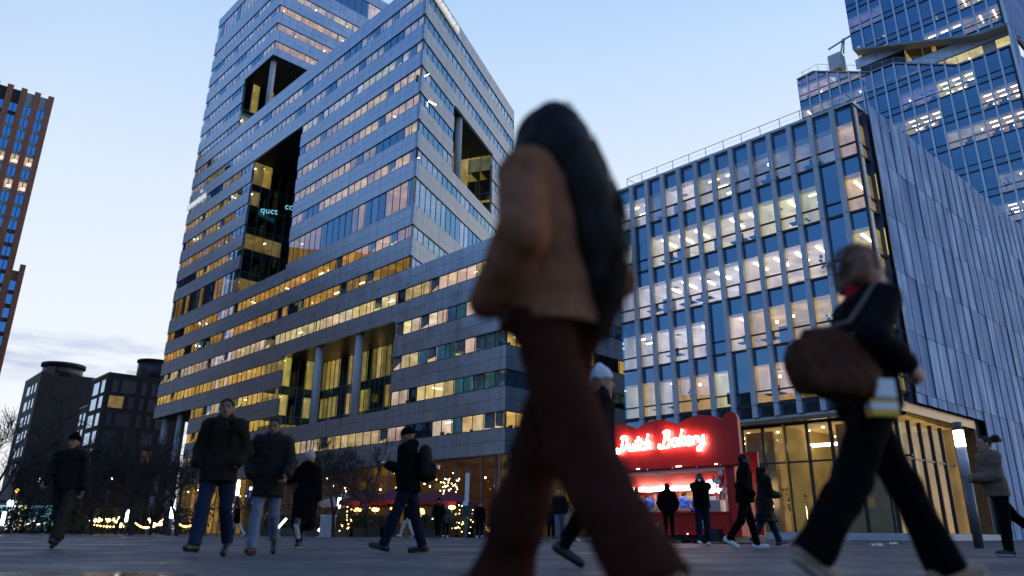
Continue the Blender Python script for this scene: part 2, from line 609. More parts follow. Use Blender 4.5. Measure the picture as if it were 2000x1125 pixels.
segsA = [(S_LOW, S_SLAB, Z_LOW), (S_SLAB, S_TWR, Z_SLABR), (S_TWR, S_END, Z_TOP)]
runsA = face_grid(FA, segsA, ROWS, CUTS, M_ALU, 6.42)
by_row = {}
for x0, x1, a, b, z0, z1 in runsA:
    if b - a > .9:
        by_row.setdefault(round(z0, 2), []).append((x0, x1, a, b))
for z0, rs in sorted(by_row.items()):
    rs.sort()
    merged = []
    for r in rs:
        if merged and abs(merged[-1][1] - r[0]) < .02 and abs(merged[-1][2] - r[2]) < .02:
            merged[-1] = (merged[-1][0], r[1], r[2], r[3])
        else:
            merged.append(r)
    for x0, x1, a, b in merged:
        if x1 - x0 < 1: continue
        if z0 < 26:
            f = fill_gen(.95, WARM if x0 > 15 else PALE, .85, 1.35, 1, 3, ('par', 'perp', None, None))
            if x0 < 1:      # low wing, right end: teal glow stands in for reflected blue on unlit panes
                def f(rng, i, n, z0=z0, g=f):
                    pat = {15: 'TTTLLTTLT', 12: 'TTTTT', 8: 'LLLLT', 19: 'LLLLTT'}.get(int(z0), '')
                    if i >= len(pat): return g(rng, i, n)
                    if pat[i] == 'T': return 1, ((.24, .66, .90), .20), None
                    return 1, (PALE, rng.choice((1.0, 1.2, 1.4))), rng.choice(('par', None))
        elif z0 < 33:
            f = fill_gen(.86, AMBER, .45, 1.0, 1, 4, ('par', 'perp', 'spot', None))
        elif z0 < 37:
            f = fill_gen(.5, AMBER, .15, .6, 1, 3, ('spot', 'spot', None))
        elif z0 < 52:
            f = fill_gen(.78, WARM, .4, .9, 1, 5, ('par', 'perp', 'par'))
        elif x1 < 56:
            f = fill_gen(.93, CREAM, .55, .95, 2, 7, ('par',))
        else:
            f = fill_gen(.8, CREAM, .3, .6, 1, 4, ('spot', None, None))
        if z0 < 5: continue
        cn = (0, 1.0) if x0 < .1 else (S_SLAB, 1.60) if (abs(x0 - S_SLAB) < .1) else (S_TWR, 1.05) if (abs(x0 - S_TWR) < .1) else None
        ins = 5.3 if min(abs(x0 - q) for q in (39.9, 56.4, 64.5)) < .1 else 0.0
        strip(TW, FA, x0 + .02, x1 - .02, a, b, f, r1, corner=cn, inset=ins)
# slanted flank of the slab: ribbed panels, recess with a column
CUTS_S = [(9.25, 22.6, 41.9, 51.25)]
runsS = face_grid(FS, [(0, 31.4, Z_SLABR - .3)], [r for r in ROWS if r[1] < Z_SLABR], CUTS_S, M_ALU_S, Z_LOW - 1.5)
for x0, x1, a, b, z0, z1 in runsS:
    if x1 - x0 < 1 or b - a < .9: continue
    strip(TW, FS, x0 + .02, x1 - .02, a, b, fill_gen(.5, CREAM, .15, .35, 2, 6, ('spot', None, None)), r1, corner=(0, 1.6) if x0 < .1 else None)
# flank of the high part
runsT = face_grid(FT, [(0, 30, Z_TOP)], [r for r in ROWS if r[0] > 72.5], [], M_ALU, 72.95)
for x0, x1, a, b, z0, z1 in runsT:
    if b - a < .9: continue
    strip(TW, FT, x0 + .02, x1 - .02, a, b, fill_gen(.75, WARM if z0 < 84 else PALE, .45, .8, 3, 9, ('perp', 'spot', 'perp')), r1, corner=(0, 1.05))
# flank of the low wing
runsL = face_grid(FL, [(0, 26, 25.6)], [r for r in ROWS if r[1] < 25], [], M_ALU, 6.42)
for x0, x1, a, b, z0, z1 in runsL:
    if b - a < .9: continue
    strip(TW, FL, x0 + .02, x1 - .02, a, b, fill_gen(.6, WARM, .6, 1.0, 1, 4, ('par', 'spot', None)), r1, corner=(0, 1.0))
wall.build('wall', TW)
# roofs, hidden flanks and back, kept plain
bd = MB()
P = FA.pt
def poly(mb, pts, z, m):
    mb.face([(p.x, p.y, z) for p in pts], m)
low_back = FL.pt(26, 0, 0)
poly(bd, [P(0, 0, 0), P(S_SLAB, 0, 0), P(S_SLAB + 8, -22, 0), low_back], Z_LOW - .25, M_CONC)
sb = FS.pt(31.4, 0, 0)
poly(bd, [P(S_SLAB, 0, 0), P(S_TWR, 0, 0), P(S_TWR, -30, 0), sb], Z_SLABR - .35, M_CONC)
poly(bd, [P(S_TWR, 0, 0), P(S_END, 0, 0), P(S_END, -30, 0), FT.pt(30, 0, 0)], Z_TOP - .3, M_CONC)
bd.face([P(S_END, -.3, 17.2), P(S_END, -30, 17.2), P(S_END, -30, Z_TOP), P(S_END, -.3, Z_TOP)], M_ALU)
bd.face([P(S_END, -30, 0), FT.pt(30, 0, 0), FT.pt(30, 0, Z_TOP), P(S_END, -30, Z_TOP)], M_ALU)
bd.face([sb, P(S_TWR, -30, 0), P(S_TWR, -30, Z_SLABR - .4), sb + Vector((0, 0, Z_SLABR - .4))], M_ALU)
bd.build('roof', TW)
# rooftop plant of the high part
# recess linings
def recess(F, s0, s1, z0, z1, dep, left=True, right=True, back=True, lit_p=.7, floors=None, lcol=WARM, le=(.4, .8), soff=M_DARK, slab=1.0, lum='perp', pane=1.35):
    lin = MB()
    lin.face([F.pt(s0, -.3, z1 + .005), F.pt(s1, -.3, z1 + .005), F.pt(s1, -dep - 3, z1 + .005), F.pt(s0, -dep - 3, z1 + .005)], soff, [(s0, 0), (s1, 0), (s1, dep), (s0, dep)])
    lin.face([F.pt(s0, -.3, z0 - .005), F.pt(s1, -.3, z0 - .005), F.pt(s1, -dep - 3, z0 - .005), F.pt(s0, -dep - 3, z0 - .005)], M_CONC)
    if right:
        lin.face([F.pt(s0, -.3, z0), F.pt(s0, -dep, z0), F.pt(s0, -dep, z1), F.pt(s0, -.3, z1)], M_ALU)
    lin.build('recess_lining', TW)
    fl = floors or [z0 + 3.53 * k for k in range(1, 8)]
    if left:
        W = F.turn(s1 - .02, -.32)
        glass_screen(TW, W, 0, dep - .3, z0, z1, fl, r1, pane, lit_p, lcol, le, slab=slab, lum=lum)
    if back:
        W = F.at(0, -dep)
        glass_screen(TW, W, s0, s1 - .3, z0, z1, fl, r1, pane, lit_p, lcol, le, slab=slab, lum=lum)
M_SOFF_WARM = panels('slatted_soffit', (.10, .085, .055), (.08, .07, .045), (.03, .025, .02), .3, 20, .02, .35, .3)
recess(FA, 16.45, 39.9, 11.75, 20.85, 5.6, lit_p=.68, floors=[13.6, 17.2], lcol=(1.0, .72, .24), le=(.2, .75), soff=M_SOFF_WARM, lum='par', pane=1.0)
recess(FA, 41.7, 56.4, 32.85, 54.4, 7.6, lit_p=.4, floors=[36.4, 40.0, 43.5, 47.1, 50.6], le=(.1, .4), lcol=(1.0, .72, .26))
recess(FA, 54.5, 64.5, 63.8, 72.95, 8.0, right=False, lit_p=.6, floors=[67.4], le=(.1, .5), lcol=(1.0, .72, .26))
recess(FS, 9.25, 22.6, 41.9, 51.25, 5.0, lit_p=.7, floors=[45.3], le=(.2, .5), lcol=(1.0, .72, .26))
# underside of the overhang at the high part's corner reaches across to its flank
ov = MB()
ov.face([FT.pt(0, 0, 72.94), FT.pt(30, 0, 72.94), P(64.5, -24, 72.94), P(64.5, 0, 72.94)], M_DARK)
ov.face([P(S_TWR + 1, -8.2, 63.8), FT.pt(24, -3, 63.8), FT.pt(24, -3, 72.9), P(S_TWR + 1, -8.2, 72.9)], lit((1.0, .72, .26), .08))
ov.build('overhang_soffit', TW)
for s_, z0, z1, F_, d_ in ((32.2, 11.75, 20.85, FA, -.75), (23.85, 11.75, 20.85, FA, -.75), (56.2, 63.8, 72.95, FA, -1.0), (12.4, 41.9, 51.25, FS, -.8),
                           (78.9, -.3, 17.15, FA, -1.2), (72.9, -.3, 17.15, FA, -1.2)):
    c = MB()
    c.tube([F_.pt(s_, d_, z0), F_.pt(s_, d_, z1)], .46, M_CONC, 20)
    c.build('column', TW)
# undercroft at the far end, ground floor glazing and entrance
un = MB()
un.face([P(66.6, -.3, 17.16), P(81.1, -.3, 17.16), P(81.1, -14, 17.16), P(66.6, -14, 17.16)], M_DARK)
un.face([P(66.62, -.3, -.5), P(66.62, -14, -.5), P(66.62, -14, 17.1), P(66.62, -.3, 17.1)], M_ALU)
un.face([P(66.6, -12, -.5), P(81.1, -12, -.5), P(81.1, -12, 17.1), P(66.6, -12, 17.1)], simple('undercroft_wall', (.10, .095, .09), .6))
un.build('undercroft', TW)
gf, gi = MB(), MB()
n = 40
w = 66.6 / n
rg = random.Random(3)
for i in range(n):
    a, b = i*w, (i+1)*w
    t = rg.uniform(-.004, .004)
    gf.face([P(a, -.6 - t, -.4), P(b, -.6 + t, -.4), P(b, -.6 + t, 6.4), P(a, -.6 - t, 6.4)], M_GLASS_C)
    gf.box(FA, a - .03, a + .03, -.68, -.5, -.4, 6.42, M_FRAME_L)
gf.box(FA, 0, 66.6, -.66, -.52, 2.95, 3.05, M_FRAME)
i = 0
g = gf.build('ground_floor_glazing', TW)
BROWN = (1.0, .45, .12)
while i < n:
    k = rg.randint(2, 5)
    a, b = i*w, min(n, i+k)*w
    st = (BROWN if a < 40 else AMBER, rg.choice([.012, .02, .03, .05, .09] if a < 42 else [.12, .25, .45, .5]))
    room_fill(gi, FA, a, b, -.3, 6.3, 6, st, rg, None, d0=-.75, corner=(0, 1.0))
    for q in range(rg.randint(2, 6) if a > 6 else 1):
        x, z, d = rg.uniform(a, b), rg.uniform(3.6, 5.9), -rg.uniform(1.2, 4)
        gi.ball(FA.pt(x, d, z), .08, L_SPOT, 6)
    i += k
gi.build('restaurant_interior', g)
# entrance flank of the low wing
ge, gei = MB(), MB()
for i in range(16):
    a, b = i*1.625, (i+1)*1.625
    ge.face([FL.pt(a, -.6, -.3), FL.pt(b, -.6, -.3), FL.pt(b, -.6, 6.4), FL.pt(a, -.6, 6.4)], M_GLASS_C)
    ge.box(FL, a - .03, a + .03, -.68, -.5, -.3, 6.42, M_FRAME_L)
ge.box(FL, 0, 26, -.66, -.52, 2.9, 3.0, M_FRAME)
o = ge.build('ground_floor_glazing', TW)
for i, (a, b) in enumerate(((0, 4.9), (4.9, 8.1), (8.1, 9.75), (9.75, 16), (16, 26))):
    room_fill(gei, FL, a, b, -.2, 6.3, 5, (AMBER, (.015, .05, .45, .02, .08)[i]), rg, 'spot' if i in (1, 2) else None, d0=-.75, corner=(0, 1.0))
gei.build('lobby_interior', o)

# ------------------------------------------------------------------ lettering
def text_mesh(txt, size, mat, name, parent, origin, ux, uz, depth=.06, shear=0.0, align='LEFT', space=1.0, bold=0.0):
    cu = bpy.data.curves.new(name, 'FONT')
    cu.body, cu.size, cu.extrude, cu.shear, cu.align_x, cu.space_character, cu.offset = txt, size, depth, shear, align, space, bold
    tmp = bpy.data.objects.new('tmp_text', cu)
    COL.objects.link(tmp)
    dg = bpy.context.evaluated_depsgraph_get()
    me = bpy.data.meshes.new_from_object(tmp.evaluated_get(dg))
    COL.objects.unlink(tmp)
    bpy.data.objects.remove(tmp)
    ux, uz = Vector(ux).normalized(), Vector(uz).normalized()
    nn = ux.cross(uz)
    off = Vector((0, 0, 0)); r = parent
    while r is not None:
        off += r.location; r = r.parent
    o3 = Vector(origin) - off
    for v in me.vertices:
        v.co = o3 + ux * v.co.x + uz * v.co.y + nn * v.co.z
    me.name = name
    me.materials.clear(); me.materials.append(mat)
    o = bpy.data.objects.new(name, me)
    COL.objects.link(o)
    o.parent = parent
    return o
M_SIGNW = lamp((1.0, .95, .85), .5)
Zv = Vector((0, 0, 1))
text_mesh('accenture', 2.0, M_SIGNW, 'rooftop_sign', TW, FA.pt(81.0, .25, 53.6), -FA.u, Zv, .12, bold=.02)
text_mesh('>', 1.1, M_SIGNW, 'rooftop_sign', TW, FA.pt(75.6, .25, 55.3), -FA.u, Zv, .12, bold=.03)
text_mesh('accenture', 2.0, M_SIGNW, 'rooftop_sign', TW, FS.pt(1.0, .25, 61.6), FS.u, Zv, .12, bold=.02)
text_mesh('I R.', .75, lamp((.85, .9, 1.0), 1.6), 'entrance_sign', TW, FL.pt(6.1, .08, 6.75), FL.u, Zv, .03, space=1.1)
W = FA.turn(56.4, -.32)
M_CYAN = lamp((.20, .85, 1.0), .55)
text_mesh('quct', 1.45, M_CYAN, 'cyan_sign', TW, FA.pt(56.0, -1.9, 46.2), W.u + FA.u * -.5, Zv + Vector((0, 0, 0)), .05)
text_mesh('col', 1.45, M_CYAN, 'cyan_sign', TW, FA.pt(53.6, -4.6, 46.9), W.u + FA.u * -.5, Zv, .05)
# ================================================================== glass office block on the right
M_FIN = panels('ribbed_aluminium_fin', (.74, .78, .84), (.74, .78, .84), (.30, .33, .37), .068, 50, .014, .45, .15)
M_FIN2 = panels('pale_mullion_fin', (.62, .68, .76), (.62, .68, .76), (.30, .33, .38), .3, 50, .01, .35, .4)
def clad():
    m = panels('ribbed_metal_cladding', (.27, .43, .68), (.27, .43, .68), (.19, .32, .53), .15, 50, .016, .52, .05)
    nt = m.node_tree; b = nt.nodes['Principled BSDF']
    b.inputs['Specular IOR Level'].default_value = .04; b.inputs['Metallic'].default_value = 0
    src = b.inputs['Base Color'].links[0].from_socket
    uv = N(nt, 'ShaderNodeUVMap'); mp = N(nt, 'ShaderNodeMapping'); mp.inputs['Scale'].default_value = (.75, .16, 1)
    L(nt, uv.outputs[0], mp.inputs[0])
    nz = N(nt, 'ShaderNodeTexNoise', i_2=1.0, i_3=3.0); L(nt, mp.outputs[0], nz.inputs['Vector'])
    f = ramp(nt, nz.outputs[0], [(.34, (.55, .62, .74)), (.5, (.90, .93, .96)), (.66, (1.75, 1.55, 1.30))])  # light and dark bands paint broad reflections into the cladding colour
    L(nt, mixc(nt, 1.0, src, f, 'MULTIPLY'), b.inputs['Base Color'])
    return m
M_CLAD = clad()
M_TIN = simple('roof_edge_trim', (.46, .48, .52), .4, .4)
BEIGE, YELL, LILA = (1.0, .84, .56), (1.0, .70, .22), (.75, .72, .95)

def curtain(root, F, nb, bay, zl, state, rng, zlo=None, zhi=None, depth=6.0, gm_=None, guard=.88, slab=1.05, fin=None, fin_w=.30, fin_d=.27, fin_m=None, lum='perp', furn=.6, last=0.0):
    zlo = zlo or (lambda s: zl[0]); zhi = zhi or (lambda s: zl[-1])
    gm_ = gm_ or M_GLASS_B
    S = [i * bay for i in range(nb + 1)]
    if last: S.append(S[-1] + last)
    Lx = S[-1]
    for k in range(len(zl) - 1):
        gl = MB()
        for i in range(len(S) - 1):
            a, b = S[i], S[i+1]
            t = rng.uniform(-.005, .005)
            q = [(a, max(zl[k], zlo(a))), (b, max(zl[k], zlo(b))), (b, min(zl[k+1], zhi(b))), (a, min(zl[k+1], zhi(a)))]
            if q[2][1] - q[1][1] <= .02 and q[3][1] - q[0][1] <= .02: continue
            q[2] = (q[2][0], max(q[2][1], q[1][1])); q[3] = (q[3][0], max(q[3][1], q[0][1]))
            gl.face([F.pt(s, -.06 + t * (1 if j in (1, 2) else -1), z) for j, (s, z) in enumerate(q)], gm_)
            for zz, h in ((zl[k], .075), (zl[k] + guard, .04)):
                if zlo(a) - .05 <= zz <= zhi(a) + .02 and zlo(b) - .05 <= zz <= zhi(b) + .02:
                    gl.box(F, a, b, -.12, .03, zz - h, zz + h, M_FRAME)
        if not gl.f: continue
        g = gl.build('window_band', root)
        im = MB()
        if zl[k+1] < min(zlo(0), zlo(Lx / 2), zlo(Lx)) or zl[k] > max(zhi(s) for s in S): continue
        runs, i = [], 0
        while i < len(S) - 1:
            st, lm = state(k, i, rng)
            j = i + 1
            while j < len(S) - 1 and state(k, j, rng) == (st, lm) and j - i < 6: j += 1
            runs.append((i, j, st, lm)); i = j
        for i, j, st, lm in runs:
            a, b = S[i], S[j]
            zc = zl[k+1] - slab
            ok = [s for s in S[i:j+1] if zlo(s) < zc and zhi(s) > zl[k]]
            if not ok: continue
            if len(ok) < j - i + 1: a, b = min(ok), max(ok)
            if b - a < .2: continue
            zcap = min(zc, min(zhi(s) for s in (a, b)) - .02)
            if zcap - zl[k] < .3: continue
            im.box(F, a, b, -.9, -.22, zcap, min(zl[k+1] - .1, min(zhi(a), zhi(b)) - .01), M_SLAB) if min(zl[k+1] - .1, min(zhi(a), zhi(b)) - .01) > zcap + .05 else None
            zf = max(zl[k] + .08, max(zlo(a), zlo(b)))
            room_fill(im, F, a, b, zf, zcap, min(depth, 4.5) if j == len(S) - 1 else depth, st, rng, None, d0=-.23)
            if st != 'dark':
                n = j - i
                if lm == 'slant':
                    for q in range(n):
                        if rng.random() < .75:
                            x = a + (q + .25) * bay
                            d = -1.0 - rng.random() * .4
                            im.box(F, x, x + .12, d - 1.9, d, zcap - .10, zcap - .04, L_STRIP)
                elif lm == 'par':
                    for d in (-1.3, -2.6, -3.9):
                        for q in range(n):
                            x = a + (q + .2) * bay
                            im.box(F, x, x + .8, d - .1, d, zcap - .08, zcap - .03, L_STRIP)
                elif lm == 'spot':
                    for q in range(n):
                        if rng.random() < .7:
                            im.ball(F.pt(a + (q + .5) * bay, -1.2 - 2 * rng.random(), zcap - .12 - .3 * rng.random()), .10, L_SPOT, 6)
                for q in range(n):
                    x = a + (q + rng.uniform(.1, .3)) * bay
                    if rng.random() < .4:
                        im.box(F, x + .2, x + .6, -2.2, -1.8, zcap - .05, zcap - .01, M_BLIND)
                    if rng.random() < furn:
                        d = -.75 - .4 * rng.random()
                        t = rng.random()
                        if t < .45:    # desk and screen
                            im.box(F, x, x + 1.2, d - .6, d, zf + .70, zf + .75, M_FURN)
                            im.box(F, x + .3, x + .85, d - .35, d - .3, zf + .85, zf + 1.25, M_FURN)
                        elif t < .75:  # chair
                            im.box(F, x + .3, x + .75, d - .05, d, zf + .5, zf + 1.15, M_FURN)
                            im.box(F, x + .3, x + .75, d - .45, d, zf + .42, zf + .5, M_FURN)
                        elif t < .88:  # cabinet
                            im.box(F, x, x + .8, d - .5, d, zf, zf + 1.3, M_BLIND)
                        else:          # plant
                            for _ in range(14):
                                im.ball(F.pt(x + .5 + rng.uniform(-.3, .3), d + rng.uniform(-.3, .2), zf + rng.uniform(.9, 1.7)), rng.uniform(.06, .13), M_PLANT, 5)
        if im.f: im.build('office_interior', g)
    if fin:
        for i in range(1, nb + 1 + (1 if last and fin == 2 else 0)):
            s = S[i] if i < len(S) else S[-1]
            fb = MB()
            z0, z1 = zlo(s), zhi(s) + .12
            zz = [z0] + [z for z in zl if z0 + .3 < z < z1 - .3] + [z1]
            for a, b in zip(zz[:-1], zz[1:]):
                fb.box(F, s - fin_w * .1, s + fin_w * .9, -.02, fin_d, a + .02, b - .02, fin_m or M_FIN)
            fb.build('facade_fin', root)

M_GLASS_D = glass('shaded_glass', (.85, .87, .85), (.6, .7, .8), .05, .22, 4.0)
M_PLANT = simple('indoor_plant', (.05, .10, .04), .7)
R0 = Vector((8.172, 52.0, 0))
FR = Frame(R0, 135.4, -1)
if FR.n.y > 0: FR.n = -FR.n
RL = 18.15
FRS = Frame(FR.pt(RL, 0, 0), 49.8, -1)
RB = thing('office_block', 'glass office block with ribbed metal fins behind the red bakery stand, its five floors lit', 'office block', (*FR.pt(9, -8).xy, ground_z(20)))
ZR = [7.10, 7.85, 11.45, 15.05, 18.65, 22.25, 25.72]
rr = random.Random(21)
LAY = {  # storey -> 13 bays from the left: d dark, b bright beige, p pale dim, y yellow, l lilac dim
    1: 'pypyybdyyydyy', 2: 'ppbbbdbyyyyyy', 3: 'pbbbbbbbbbbdy', 4: 'pdbbbbbbbbpdy', 5: 'pplbbppllllly', 0: 'ddddddddddddd'}
def st_R(k, i, rng):
    ch = LAY.get(k, 'p' * 13)[min(i, 12)]
    return {'d': ('dark', None), 'b': ((BEIGE, .9), 'slant'), 'p': ((BEIGE, .55), 'par'), 'y': ((YELL, .75), 'spot' if k < 3 else 'slant'), 'l': ((LILA, .26), 'spot')}[ch]
curtain(RB, FR, 12, 1.405, ZR, st_R, rr, fin=1, last=RL - 12 * 1.405, depth=6.5)
# glazed return and cladding of the long flank
rt = MB()
for k in range(1, len(ZR) - 1):
    rt.face([FRS.pt(0, -.06, ZR[k]), FRS.pt(1.5, -.06, ZR[k]), FRS.pt(1.5, -.06, ZR[k+1]), FRS.pt(0, -.06, ZR[k+1])], M_GLASS_B)
    rt.box(FRS, 0, 1.5, -.12, .03, ZR[k] - .07, ZR[k] + .07, M_FRAME)
    rt.box(FRS, 0, 1.5, -.12, .03, ZR[k] + .84, ZR[k] + .92, M_FRAME)
rt.box(FRS, -.06, .06, -.08, .08, 7.1, 25.72, M_FRAME)
rt.box(FRS, .25, .62, -.02, .03, 7.1, 25.72, M_TIN)
rt.build('corner_glazing', RB)
NPAN = 40
for i in range(NPAN):
    s = 1.5 + i * 1.45
    pb = MB()
    for k in range(len(ZR) - 1):
        z0, z1 = ZR[k] + .015, ZR[k+1] - .015
        if k == 0 and s < 10.6: z0 = 7.3
        if k == 0 and s >= 10.6: z0 = .1
        if k == len(ZR) - 2: z1 += .5
        a, b = s + .012, s + 1.438
        jit = rr.uniform(-.02, .02)
        c = [FRS.pt(a, .42 + jit, 0), FRS.pt(b, .36 + jit, 0), FRS.pt(b, .31 + jit, 0), FRS.pt(a, .37 + jit, 0)]
        up = lambda p, z: (p.x, p.y, z)
        o = rr.uniform(0, 90)
        pb.face([up(c[0], z0), up(c[1], z0), up(c[1], z1), up(c[0], z1)], M_CLAD, [(o, z0), (o + 1.4, z0), (o + 1.4, z1), (o, z1)])
        pb.face([up(c[3], z0), up(c[0], z0), up(c[0], z1), up(c[3], z1)], M_TIN)
        pb.face([up(c[1], z0), up(c[2], z0), up(c[2], z1), up(c[1], z1)], M_TIN)
        pb.face([up(c[2], z0), up(c[3], z0), up(c[3], z1), up(c[2], z1)], M_CLAD)
        pb.face([up(c[0], z1), up(c[1], z1), up(c[2], z1), up(c[3], z1)], M_TIN)
        pb.face([up(c[3], z0), up(c[2], z0), up(c[1], z0), up(c[0], z0)], M_TIN)
    pb.build('cladding_panel', RB)
sw = MB()
M_BACK = simple('cladding_backing', (.08, .11, .16), .6)
sw.box(FRS, 1.5, 62, -.3, .14, 7.3, 25.7, M_BACK)
sw.box(FRS, 10.7, 62, -.3, 0, -.2, 7.3, M_SLAB)
for i in range(14):   # glowing strips stand in for light seeping through the cladding joints
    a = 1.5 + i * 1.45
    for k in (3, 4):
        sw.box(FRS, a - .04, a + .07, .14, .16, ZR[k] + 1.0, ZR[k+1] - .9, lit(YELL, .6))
sw.build('wall', RB)
rf = MB()
poly(rf, [FR.pt(0, 0), FR.pt(RL, 0), FRS.pt(62, 0), FRS.pt(62, 0) - FR.u * RL], 25.55, M_CONC)
rf.box(FR, -.1, RL + .1, -.35, .12, 25.72, 25.9, M_TIN)
rf.box(FRS, -.1, 1.5, -.35, .12, 25.72, 25.9, M_TIN)
rf.box(FR, -.05, RL, -.3, .05, 6.95, 7.1, M_TIN)
rf.face([FR.pt(0, 0, .1), FR.pt(0, -20, .1), FR.pt(0, -20, 25.7), FR.pt(0, 0, 25.7)], M_GLASS_B)
rf.face([FR.pt(0, -1, .1), FR.pt(0, -20, .1), FR.pt(0, -20, 25.7), FR.pt(0, -1, 25.7)], M_SLAB)
rf.build('roof', RB)
# railing round the roof
rl = MB()
for i in range(14):
    s = .7 + i * 1.405
    rl.box(FR, s - .02, s + .02, -.52, -.48, 25.5, 26.95, M_STEEL)
rl.tube([FR.pt(.7, -.5, 26.95), FR.pt(RL - .4, -.5, 26.95)], .025, M_STEEL, 6)
for h in (26.3, 26.6):
    rl.tube([FR.pt(.7, -.5, h), FR.pt(RL - .4, -.5, h)], .006, M_STEEL, 4)
rl.tube([FR.pt(.7, -.5, 26.95), FR.pt(.7, -6, 26.95)], .025, M_STEEL, 6)
rl.tube([FR.pt(.7, -3, 26.95), FR.pt(.7, -3, 25.5)], .02, M_STEEL, 6)
rl.build('roof_railing', RB)
rl = MB()
rl.tube([FRS.pt(.4, -.5, 26.95), FRS.pt(60, -.5, 26.95)], .03, M_STEEL, 6)
for i in range(30):
    s = .4 + i * 2
    rl.box(FRS, s - .02, s + .02, -.52, -.48, 25.5, 26.95, M_STEEL)
rl.build('roof_railing', RB)
# double-height lobby under the block
lg, li = MB(), MB()
ZP = .47
M_BRONZE = simple('bronze_soffit', (.20, .15, .09), .35, .5)
M_WOOD = panels('slatted_wood_lining', (.50, .36, .20), (.46, .33, .18), (.26, .18, .10), .09, 50, .010, .5, 0)
M_BRONZE = simple('bronze_soffit', (.20, .15, .09), .35, .5)
n = 13
w = RL / n
REC = -.9
for i in range(n):
    a, b = i*w, (i+1)*w
    lg.face([FR.pt(a, REC, ZP), FR.pt(b, REC, ZP), FR.pt(b, REC, 6.7), FR.pt(a, REC, 6.7)], M_GLASS_C)
    lg.box(FR, a - .07, a + .07, REC - .12, REC + .10, ZP, 6.72, M_FRAME)
lg.box(FR, 0, RL, REC - .08, REC + .06, 4.40, 4.50, M_FRAME)
lg.box(FR, 0, RL, REC - .1, REC + .08, 6.62, 6.74, M_FRAME)
for i in range(7):
    a, b = i*1.52, (i+1)*1.52
    lg.face([FRS.pt(a, REC, ZP), FRS.pt(b, REC, ZP), FRS.pt(b, REC, 6.7), FRS.pt(a, REC, 6.7)], M_GLASS_D)
    lg.box(FRS, a - .07, a + .07, REC - .12, REC + .10, ZP, 6.72, M_FRAME)
lg.box(FRS, 0, 10.7, REC - .08, REC + .06, 4.40, 4.50, M_FRAME)
lg.face([FRS.pt(10.64, 0, ZP), FRS.pt(10.64, -4, ZP), FRS.pt(10.64, -4, 6.7), FRS.pt(10.64, 0, 6.7)], M_BRONZE)
o = lg.build('lobby_glazing', RB)
li.face([FR.pt(0, 0, 6.75), FR.pt(RL, 0, 6.75), FR.pt(RL, -9, 6.75), FR.pt(0, -9, 6.75)], M_BRONZE)
li.face([FRS.pt(0, 0, 6.76), FRS.pt(10.7, 0, 6.76), FRS.pt(10.7, -9, 6.76), FRS.pt(0, -9, 6.76)], M_BRONZE)
li.box(FR, 0, RL, .0, .10, 6.72, 6.95, M_BRONZE)
li.box(FRS, 0, 10.7, .0, .10, 6.72, 7.28, M_BRONZE)
li.face([FR.pt(0, REC - .2, ZP + .02), FR.pt(RL, REC - .2, ZP + .02), FR.pt(RL, -9, ZP + .02), FR.pt(0, -9, ZP + .02)], simple('lobby_floor', (.25, .20, .15), .25))
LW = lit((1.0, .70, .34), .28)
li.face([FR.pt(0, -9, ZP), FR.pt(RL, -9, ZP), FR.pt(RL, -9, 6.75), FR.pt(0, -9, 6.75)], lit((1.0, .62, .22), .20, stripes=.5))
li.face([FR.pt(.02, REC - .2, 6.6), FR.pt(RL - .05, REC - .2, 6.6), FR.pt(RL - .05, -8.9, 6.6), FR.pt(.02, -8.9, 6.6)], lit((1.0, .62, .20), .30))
for a, b, d in ((1.0, 2.7, -2.2), (6.2, 7.6, -1.9), (7.95, 9.8, -2.2), (13.9, 16.4, -1.8)):
    li.box(FR, a, b, d - .5, d, ZP + .02, 6.55, M_WOOD)
for x, d, z0, z1 in ((9.4, -1.8, 1.9, 3.5), (11.2, -2.4, 1.2, 2.0), (5.0, -2.5, 2.2, 3.4)):
    li.box(FR, x, x + .12, d - .12, d, z0, z1, lamp((1.0, .85, .6), 5.0))
for a, b, d, z in ((9.9, 13.0, -4.0, 5.6), (10.6, 13.6, -3.4, 5.65)):
    li.box(FR, a, b, d - .1, d, z, z + .07, L_STRIP)
for i in range(22):
    x, d = rr.uniform(.5, RL - .6), -rr.uniform(1.5, 8)
    li.box(FR, x - .06, x + .06, d - .06, d + .06, 6.5, 6.57, L_SPOT)
M_SHADE = lamp((1.0, .66, .26), 2.2)
for i, (x, d) in enumerate(((12.6, -4.2), (13.1, -4.8), (13.5, -4.1), (10.9, -3.6), (9.1, -2.9))):
    li.tube([FR.pt(x, d, 1.75), FR.pt(x, d, 2.02)], [.20, .14], M_SHADE, 12)
    li.tube([FR.pt(x, d, ZP), FR.pt(x, d, 1.8)], .015, M_FURN, 6)
for i in range(5):
    x = 11.6 + i * .55
    li.box(FR, x, x + .4, -3.4, -3.36, ZP + .45, ZP + .95, M_FURN)
    li.box(FR, x, x + .4, -3.8, -3.36, ZP + .40, ZP + .46, M_FURN)
li.box(FR, 11.4, 14.2, -4.6, -3.9, ZP + .70, ZP + .75, M_FURN)
for _ in range(60):
    li.ball(FR.pt(10.7 + rr.gauss(0, .25), -2.2 + rr.gauss(0, .2), ZP + 1.9 + rr.gauss(0, .35)), rr.uniform(.04, .09), simple('lobby_plant', (.10, .14, .03), .7) if _ == 0 else bpy.data.materials['lobby_plant'], 5)
li.box(FR, 10.5, 10.9, -2.4, -2.0, ZP, ZP + .9, M_WOOD)
